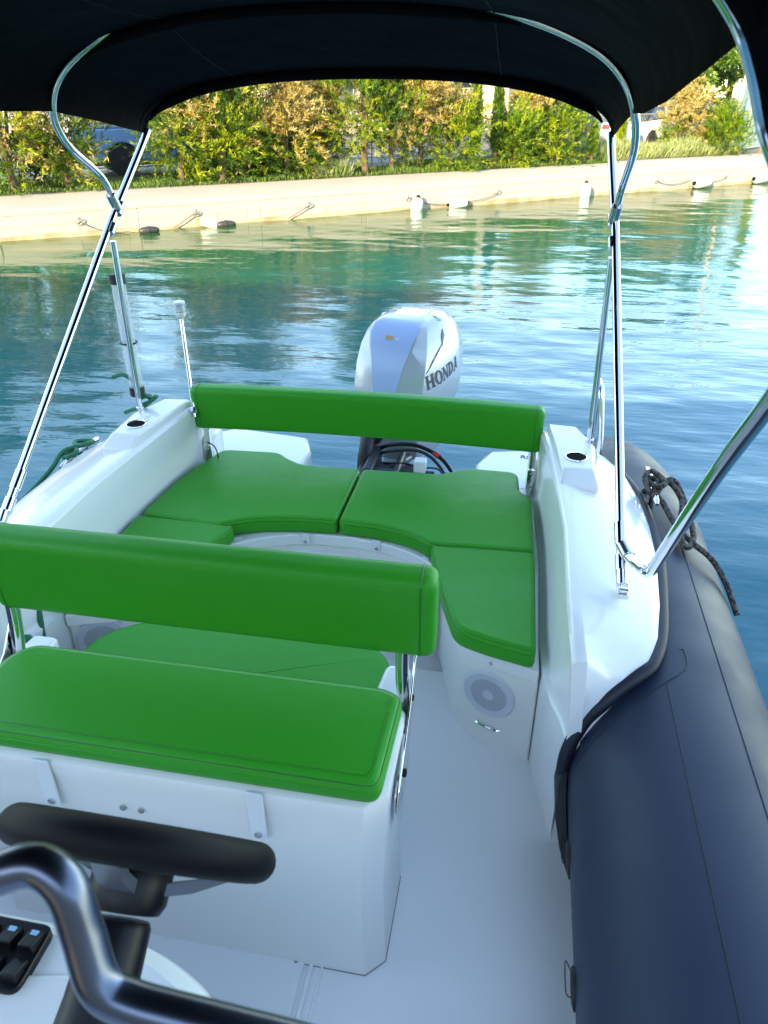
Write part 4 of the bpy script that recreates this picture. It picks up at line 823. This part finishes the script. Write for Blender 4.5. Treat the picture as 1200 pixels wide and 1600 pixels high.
def slab_letters():
    """HONDA in heavy slab-serif capitals, built from strokes"""
    T = []; t_ = .26
    def st_(x0, y0, x1, y1, w_=t_):
        d = Vector((x1-x0, y1-y0)); n = Vector((-d.y, d.x)).normalized()*w_/2; T.append([(x0+n.x, y0+n.y), (x0-n.x, y0-n.y), (x1-n.x, y1-n.y), (x1+n.x, y1+n.y)])
    def serif(x, y, w_=.5): T.append([(x-w_/2, y-.045), (x+w_/2, y-.045), (x+w_/2, y+.045), (x-w_/2, y+.045)])
    x = 0
    def H(x):
        for dx in (.2, .95):
            st_(x+dx, .0, x+dx, 1); serif(x+dx, .045); serif(x+dx, .955)
        st_(x+.2, .5, x+.95, .5, .13)
    def O(x):
        for k in range(20):
            a, b = 2*math.pi*k/20, 2*math.pi*(k+1)/20
            T.append([(x+.58+.55*math.cos(a), .5+.52*math.sin(a)), (x+.58+.55*math.cos(b), .5+.52*math.sin(b)), (x+.58+.27*math.cos(b), .5+.40*math.sin(b)), (x+.58+.27*math.cos(a), .5+.40*math.sin(a))])
    def N(x):
        st_(x+.16, 0, x+.16, 1, .14); st_(x+1.0, 0, x+1.0, 1, .14); st_(x+.14, .98, x+.98, .02, .26); serif(x+.16, .045, .42); serif(x+.10, .955, .4); serif(x+1.0, .955, .42)
    def D(x):
        st_(x+.2, 0, x+.2, 1)
        serif(x+.12, .045, .4); serif(x+.12, .955, .4)
        for k in range(10):
            a, b = -math.pi/2+math.pi*k/10, -math.pi/2+math.pi*(k+1)/10
            T.append([(x+.35+.68*math.cos(a), .5+.5*math.sin(a)), (x+.35+.68*math.cos(b), .5+.5*math.sin(b)), (x+.35+.40*math.cos(b), .5+.38*math.sin(b)), (x+.35+.40*math.cos(a), .5+.38*math.sin(a))])
    def A(x):
        st_(x+.12, 0, x+.55, 1, .13); st_(x+.98, 0, x+.58, 1, .27); st_(x+.3, .32, x+.85, .32, .1); serif(x+.12, .045, .4); serif(x+1.0, .045, .5)
    for f, px in ((H, 0), (O, 1.28), (N, 2.55), (D, 3.85), (A, 5.0)): f(px)
    return T
from mathutils.bvhtree import BVHTree
cv_, cf_ = loft([cowl_ring(*c) for c in CR]); BV = BVHTree.FromPolygons([Vector(v) for v in cv_], [tuple(f) for f in cf_])
MFz = MF.to_3x3() @ Vector((0, 0, 1))
def onto(x, y, off):
    p = MF @ Vector((x, y, .2)); h_ = BV.ray_cast(p, -MFz)
    return tuple(h_[0]+h_[1]*off if h_[0] is not None and h_[1].dot(MFz) > 0 else (h_[0]+MFz*off if h_[0] is not None else MF @ Vector((x, y, 0))))
V, F = [], []
for i, q in enumerate(slab_letters()):
    k = len(V); n_ = 4; c_ = [((x-2.45)*.053, (y-.5)*.072) for x, y in q]
    for a in range(n_+1):
        for b_ in range(n_+1):
            u, v = a/n_, b_/n_
            x = (c_[0][0]*(1-u)+c_[1][0]*u)*(1-v)+(c_[3][0]*(1-u)+c_[2][0]*u)*v; y = (c_[0][1]*(1-u)+c_[1][1]*u)*(1-v)+(c_[3][1]*(1-u)+c_[2][1]*u)*v
            V.append(onto(x, y, .0022+.00005*(i % 17)))
    for a in range(n_):
        for b_ in range(n_): j = k+a*(n_+1)+b_; F.append((j, j+1, j+n_+2, j+n_+1))
obj('lettering', (V, F), DKTX, mo, smooth=False)
obj('side_trim', tube([onto(x, y, .0005) for x, y in [(p.x, p.y) for p in catmull([(-.118, .050, 0), (-.04, .095, 0), (.02, .125, 0), (.07, .148, 0)], 6)]], .0026, 6), DKTX, mo)
obj('side_vent', loft([[onto(x, y, o_) for x, y in ((.055, .135), (.125, .165), (.135, .195), (.085, .170))] for o_ in (-.004, .004)]), DKTX, mo, bevel=.002)
M2 = frame((MX-.035, 3.728, 1.148), (1, 0, 0), (0, .8, .6)); M2 = frame((MX-.02, 3.702, 1.110), (1, 0, 0), (0, .045, .07))
text('panel_lettering', '150', .030, M2, ORG, mo, off=.001)
text('panel_lettering', 'hp', .020, frame((MX+.03, 3.701, 1.109), (1, 0, 0), (0, .045, .07)), WHP, mo, off=.0005)

for o in list(mo.children):
    if o.name.split('.')[0] in ('cowl', 'front_panel', 'lower_cowl', 'cowl_seam', 'midsection', 'lettering', 'side_trim', 'side_vent', 'panel_lettering'):
        o.rotation_euler.z = R(-13); o.location.x = -.01
WHEEL_C = (.2075, .573, 1.332); SWITCH_C = (-.088, .572, 1.0)
RAIL = [(.291, .250, 1.728), (.328, .262, 1.744), (.353, .270, 1.748), (.374, .266, 1.736), (.387, .254, 1.706), (.401, .240, 1.677), (.423, .238, 1.664), (.478, .240, 1.653), (.543, .244, 1.638), (.604, .246, 1.623), (.66, .248, 1.61)]
TUBE_A = (-.992, 2.865, 1.545); TUBE_B = (-.978, 2.845, 1.07); FRONTBOW = None
# ------------------------------------------------------------------ helm console, wheel, grab rail
hc = thing('helm_console', 'white helm console with black steering column and wheel in the near left corner', 'helm console', (-.1, .4, FZ))
cp = fillet([(-.75, -.05), (.33, -.05), (.36, .40), (.30, .60), (.12, .68), (-.75, .68)], [.02, .05, .12, .14, .2, .02], 8)
obj('console_body', loft([[(x, y, FZ) for x, y in inset(cp[::1] if area(cp) > 0 else cp[::-1], .0)], [(x, y, .86) for x, y in inset(cp, .012)], [(x, y, .93) for x, y in inset(cp, .02)], [(x, y, .962) for x, y in inset(cp, .035)], [(x, y, .975) for x, y in inset(cp, .06)]]), GEL, hc, angle=50)
obj('dash_recess', prism(fillet([(-.30, .12), (.19, .30), (.24, .52), (.10, .58), (-.30, .50)], .05), .955, .982), BOXM, hc, bevel=.008)
WC = Vector((.2955, .5905, 1.2405))   # centre of the wheel
a_ = Vector((0.0, math.cos(R(34.2)), math.sin(R(34.2)))).normalized(); u_ = Vector((1, .0, -.03)); u_ = (u_-a_*u_.dot(a_)).normalized(); v_ = a_.cross(u_)
WC = Vector(WHEEL_C)
rim = [WC+(u_*math.cos(2*math.pi*k/64)+v_*math.sin(2*math.pi*k/64))*.1555 for k in range(64)]
sw = obj('steering_wheel', tube(rim, .0255, 20, closed=True), WHEELM, hc, angle=80)
hub = WC-a_*.062
obj('hub', lathe([(.001, -.02), (.046, -.018), (.052, -.006), (.052, .035), (.044, .052), (.001, .054)], hub, axis=a_, seg=40), BLK, sw)
for ang in (15, 165, 275):
    d = u_*math.cos(R(ang))+v_*math.sin(R(ang)); t = a_.cross(d)
    p0, p1 = hub+d*.04+a_*.012, WC+d*.158-a_*.004
    rr = []
    for p, wd in ((p0, .022), (p0.lerp(p1, .35)-a_*.006, .019), (p1, .016)):
        rr.append([p+t*wd+a_*.008, p-t*wd+a_*.008, p-t*wd-a_*.008, p+t*wd-a_*.008])
    obj('spoke', loft(rr), mat('grey_spoke', (.13, .15, .18), .35, .4), sw, bevel=.001, seg=2)
c0 = hub-a_*.026
obj('column_sleeve', lathe([(.001, 0), (.036, -.001), (.040, -.008), (.043, -.09), (.048, -.14), (.001, -.142)], c0, axis=a_, seg=40), BLK, hc)
b0 = c0-a_*.12
obj('column_base', loft([[b0+(Vector((math.cos(q), math.sin(q), 0))*rr_)+Vector((0, 0, zz)) for q in [2*math.pi*k/36 for k in range(36)]] for zz, rr_ in ((0.02, .040), (-.01, .050), (-.06, .072), (-.10, .078), (-.155, .080))]), BLK, hc)
sp_ = Vector(SWITCH_C)
pn = obj('switch_panel', prism(fillet([(sp_.x-.16, sp_.y-.055), (sp_.x+.055, sp_.y-.055), (sp_.x+.055, sp_.y+.055), (sp_.x-.16, sp_.y+.055)], .02), .97, .992), BLK, hc, bevel=.004)
for k in range(5):
    for j in range(2):
        x, y = sp_.x+.035-k*.04, sp_.y+.022-j*.046
        q = obj('rocker_switch', loft([[(x-.014, y-.019, .99), (x+.014, y-.019, .99), (x+.014, y+.019, .99), (x-.014, y+.019, .99)], [(x-.012, y-.017, 1.012), (x+.012, y-.017, 1.012), (x+.012, y+.017, .998), (x-.012, y+.017, .998)]]), BLK, pn, bevel=.002, seg=2)
        if j == 0: obj('switch_lens', box(x-.006, x+.006, y+.006, y+.014, .9985, 1.0035), mat('pale_blue_lens', (.25, .50, .72), .25), q)
RAILM = mat('satin_rail_steel', (.13, .15, .20), .28, 1.0)  # steel colour darkened to stand in for the canopy's dark reflection
gr = thing('grab_rail', 'thick polished steel grab rail bending across the near lower left corner', 'grab rail', tuple(RAIL[0]))
obj('rail', tube(catmull(RAIL, 8), .0145, 28), RAILM, gr, angle=80)
# ------------------------------------------------------------------ ropes, tube clipped to the port strut
cr = tag(None, None, None) if False else None
def rope(name, P, r, m, label, cat, group=None, k=6): return single(name, tube(catmull(P, k), r, 8), m, label, cat, group, angle=80)
rope('dark_rope', [(1.175, 2.67, 0.865), (1.209, 2.63, 0.895), (1.184, 2.57, 0.905), (1.218, 2.65, 0.925), (1.175, 2.69, 0.915), (1.201, 2.59, 0.93), (1.235, 2.61, 0.94), (1.201, 2.71, 0.935), (1.167, 2.65, 0.93), (1.192, 2.56, 0.905), (1.243, 2.65, 0.925), (1.286, 2.67, 0.915), (1.315, 2.57, 0.87), (1.32, 2.41, 0.84), (1.286, 2.31, 0.845), (1.264, 2.33, 0.855), (1.277, 2.45, 0.87), (1.294, 2.57, 0.895), (1.252, 2.65, 0.925), (1.2, 2.62, 0.905), (1.23, 2.55, 0.88), (1.26, 2.45, 0.855), (1.3, 2.35, 0.845), (1.36, 2.29, 0.82), (1.41, 2.25, 0.76), (1.45, 2.17, 0.68)], .0105, BROPE, 'brown mooring rope knotted on the starboard cleat and trailing over the navy tube', 'rope')
rope('green_rope', [(-1.17, 2.65, 0.825), (-1.23, 2.67, 0.845), (-1.22, 2.58, 0.85), (-1.17, 2.6, 0.87), (-1.24, 2.71, 0.865), (-1.18, 2.75, 0.855), (-1.17, 2.67, 0.875), (-1.23, 2.6, 0.87), (-1.25, 2.53, 0.825), (-1.3, 2.47, 0.765), (-1.36, 2.35, 0.695)], .010, GROPE, 'green mooring rope wound round the port cleat', 'rope')
rope('green_lashing', [(-1.08, 2.84, 1.13), (-1.02, 2.83, 1.145), (-.98, 2.84, 1.11), (-.95, 2.85, 1.055), (-.935, 2.87, 1.03), (-.955, 2.90, 1.03), (-.99, 2.88, 1.02), (-.965, 2.84, 1.01), (-.93, 2.86, 1.02), (-.90, 2.86, 1.045), (-.96, 2.85, 1.00), (-1.02, 2.86, .975), (-1.06, 2.85, .96)], .009, GROPE, 'short green lashing tied round the foot of the port bimini strut', 'rope')
rope('green_line', [(-1.02, 1.80, 1.06), (-.99, 1.84, .97), (-.93, 1.83, .955), (-.88, 1.80, .945), (-.85, 1.78, .90), (-.845, 1.76, .80), (-.82, 1.70, .60), (-.80, 1.68, .47), (-.79, 1.66, .44), (-.78, 1.64, .50), (-.77, 1.62, .62), (-.79, 1.6, .72), (-.80, 1.58, .60), (-.79, 1.54, .45), (-.77, 1.50, .42), (-.76, 1.48, .52), (-.78, 1.48, .66)], .0095, GROPE, 'green line hanging in loops inside the port coaming beside the helm seat', 'rope')
pt = thing('clear_storage_tube', 'clear acrylic tube with black end rings strapped to the port bimini strut', 'tube', TUBE_A)
A_, B_ = Vector(TUBE_A), Vector(TUBE_B)
obj('tube_wall', tube([A_, B_], .029, 24, cap=False), CLEAR, pt, angle=80)
d_ = (B_-A_).normalized()
for p in (A_, B_): obj('end_ring', cyl(p-d_*.020, p+d_*.020, .032, 20), RUB, pt, bevel=.003)
obj('rubber_strap', join(tube([A_.lerp(B_, .55)+(Vector((math.cos(q), math.sin(q), .0))*.034) for q in [2*math.pi*k/20 for k in range(20)]], .004, 6, closed=True)), RUB, pt)

# ------------------------------------------------------------------ bimini: canopy on steel bows and legs
bm = thing('bimini_top', 'black canvas bimini canopy on polished steel bows and legs over the cockpit', 'canopy', (0, 2.0, .93))
def arch(y, w_, e, c, n=48, p=2.3, dz=0):
    out = []
    for k in range(n+1):
        a = math.pi*(1-k/n); x = math.copysign(abs(math.cos(a))**(2/p), math.cos(a))*w_; z = e+(c-e)*abs(math.sin(a))**(2/p)
        out.append((x, y+(.02*(1-abs(x/w_)**2)), z+dz))
    return out
ST = [(3.17, .925, 2.065, 2.283), (3.02, .922, 2.085, 2.300), (2.8, .918, 2.118, 2.345), (2.5, .912, 2.155, 2.435), (2.2, .905, 2.160, 2.435), (1.7, .885, 2.190, 2.452), (1.2, .86, 2.232, 2.48), (.9, .842, 2.256, 2.515), (.4, .86, 2.24, 2.50), (-.2, .88, 2.24, 2.50), (-.55, .88, 2.22, 2.47)]
top = [arch(*s, dz=.004) for s in ST]; bot = [arch(*s) for s in ST]
n = len(top[0]); V = [p for r in top for p in r]+[p for r in bot for p in r]; K = len(ST)*n; F = []
for i in range(len(ST)-1):
    for j in range(n-1):
        a = i*n+j; F.append((a, a+1, a+n+1, a+n)); F.append((K+a+n, K+a+n+1, K+a+1, K+a))
for i in range(len(ST)-1):
    for j in (0, n-1): a = i*n+j; F.append((a, a+n, K+a+n, K+a) if j == 0 else (a+n, a, K+a, K+a+n))
for j in range(n-1):
    a = j; F.append((a+1, a, K+a, K+a+1)); a = (len(ST)-1)*n+j; F.append((a, a+1, K+a+1, K+a))
cv = obj('canvas', (V, F), CANV, bm, angle=60)
hem = mat('canvas_hem', (.006, .007, .012), .8)
obj('hem', join(tube(arch(3.168, .925, 2.062, 2.279), .007, 8), tube(arch(3.12, .924, 2.068, 2.284), .0022, 6)), hem, cv)
for y, w_, e, c in ((2.5, .912, 2.155, 2.435), (.9, .842, 2.235, 2.515), (3.12, .92, 2.072, 2.284)):
    A0 = arch(y, w_*.97, e-.008, c-.012)[8:-14] if y > 2.4 and y < 2.6 else arch(y, w_*.97, e-.008, c-.012)[3:-3]
    nn_ = len(A0); obj('bow_sleeve', tube(A0, [.004+.015*min(1, min(i, nn_-1-i)/5) for i in range(nn_)], 12), CANV, cv)
obj('seam', join(tube([arch(*s, dz=-.001)[16] for s in ST], .0022, 6), tube([arch(*s, dz=-.001)[-17] for s in ST], .0022, 6)), hem, cv)
rp = .0145
for s in (1, -1):
    F1 = (1.008, 1.880, .945); J1 = (.985, 2.42, 1.41); T1 = (.915, 3.165, 2.075)
    # aft bow leg
    lg = obj('leg', both(tube([F1, (.945, 2.84, 1.80), T1], rp, 20), s), CHR, bm, angle=80)
    obj('foot_hinge', both(join(cyl((1.008, 1.88, .952), (1.005, 1.91, .985), .018, 16), lathe([(.014, -.014), (.017, -.012), (.017, .012), (.014, .014)], (1.01, 1.868, .948), axis=(1, 0, 0), seg=20), box(.995, 1.025, 1.84, 1.90, .925, .940)), s), CHR, lg, bevel=.002)
    jj = Vector(F1).lerp(Vector(T1), .70)
    obj('slide_collar', both(cyl(jj, Vector(F1).lerp(Vector(T1), .725), .0185, 18), s), CHRD, lg)
    obj('elbow_collar', both(join(cyl(Vector(F1).lerp(Vector(T1), .075), Vector(F1).lerp(Vector(T1), .115), .0185, 18), cyl(Vector(F1).lerp(Vector(T1), .02), Vector(F1).lerp(Vector(T1), .055), .019, 18)), s), CHR, lg)
    # strut from the aft foot to the collar
    F2 = (.965, 2.82, .955); sj = Vector(F1).lerp(Vector(T1), .69)+Vector((0, .03, -.02))
    sg = obj('strut', both(tube([F2, sj], .0125, 16), s), CHR, bm, angle=80)
    obj('foot_hinge', both(join(cyl(F2, Vector(F2).lerp(sj, .07), .0165, 16), lathe([(.014, -.014), (.018, -.012), (.018, .012), (.014, .014)], (F2[0], F2[1], F2[2]-.005), axis=(1, 0, 0), seg=20), box(F2[0]-.012, F2[0]+.012, F2[1]-.022, F2[1]+.022, .93, .948)), s), CHR, sg, bevel=.002)
    # mid bow: from the joint forward and up, then inboard beneath the canvas
    jm = Vector(F1).lerp(Vector(T1), .765)
    mb = [tuple(jm), (.945, 2.80, 1.93), (.943, 2.62, 2.04), (.93, 2.535, 2.12), (.905, 2.505, 2.19), (.865, 2.50, 2.25), (.80, 2.50, 2.303), (.70, 2.50, 2.350), (.58, 2.50, 2.390), (.46, 2.50, 2.420), (.3, 2.50, 2.45)]
    if s < 0: mb = mb[:7]+[(.70, 2.50, 2.356), (.60, 2.50, 2.412)]
    mg = obj('mid_bow', both(tube(catmull(mb, 6), .0122, 18), s), CHR, bm, angle=80)
    obj('joint_fork', both(join(cyl(jm, Vector(jm).lerp(Vector(mb[1]), .5), .0185, 16), cyl(Vector(F1).lerp(Vector(T1), .755), Vector(F1).lerp(Vector(T1), .785), .018, 16)), s), CHRD, mg)
    # front bow
    fb = [tuple(Vector(F1).lerp(Vector(T1), .075)), (1.020, 1.925, 1.020), (1.040, 1.86, 1.030), (1.053, 1.79, 1.060), (1.046, 1.67, 1.185), (1.022, 1.30, 1.60), (1.01, 1.06, 1.86), (.99, .96, 2.0), (.932, .925, 2.09), (.885, .92, 2.165), (.858, .92, 2.225), (.825, .92, 2.277), (.75, .92, 2.345), (.62, .92, 2.41), (.4, .92, 2.475), (.15, .92, 2.495)]
    if s < 0: fb = [(p[0], p[1]-.09, p[2]-.09) if k_ < 4 else p for k_, p in enumerate(fb)]
    fg = obj('front_bow', both(tube(catmull(FRONTBOW or fb, 6), .0155, 20), s), CHR, bm, angle=80)
    obj('pivot', both(cyl(Vector(fb[0])+Vector((.004, 0, 0)), fb[1], .020, 20), s), CHRD, fg, bevel=.002)
    sl = [(p[0]+.012, p[1]-.012, p[2]+.004) for p in fb[7:14]]
    obj('bow_darkener', both(tube(catmull(sl, 6), .0225, 16), s), CANV, fg, angle=80)  # black sleeve added over the chrome bow in place of its dark reflection
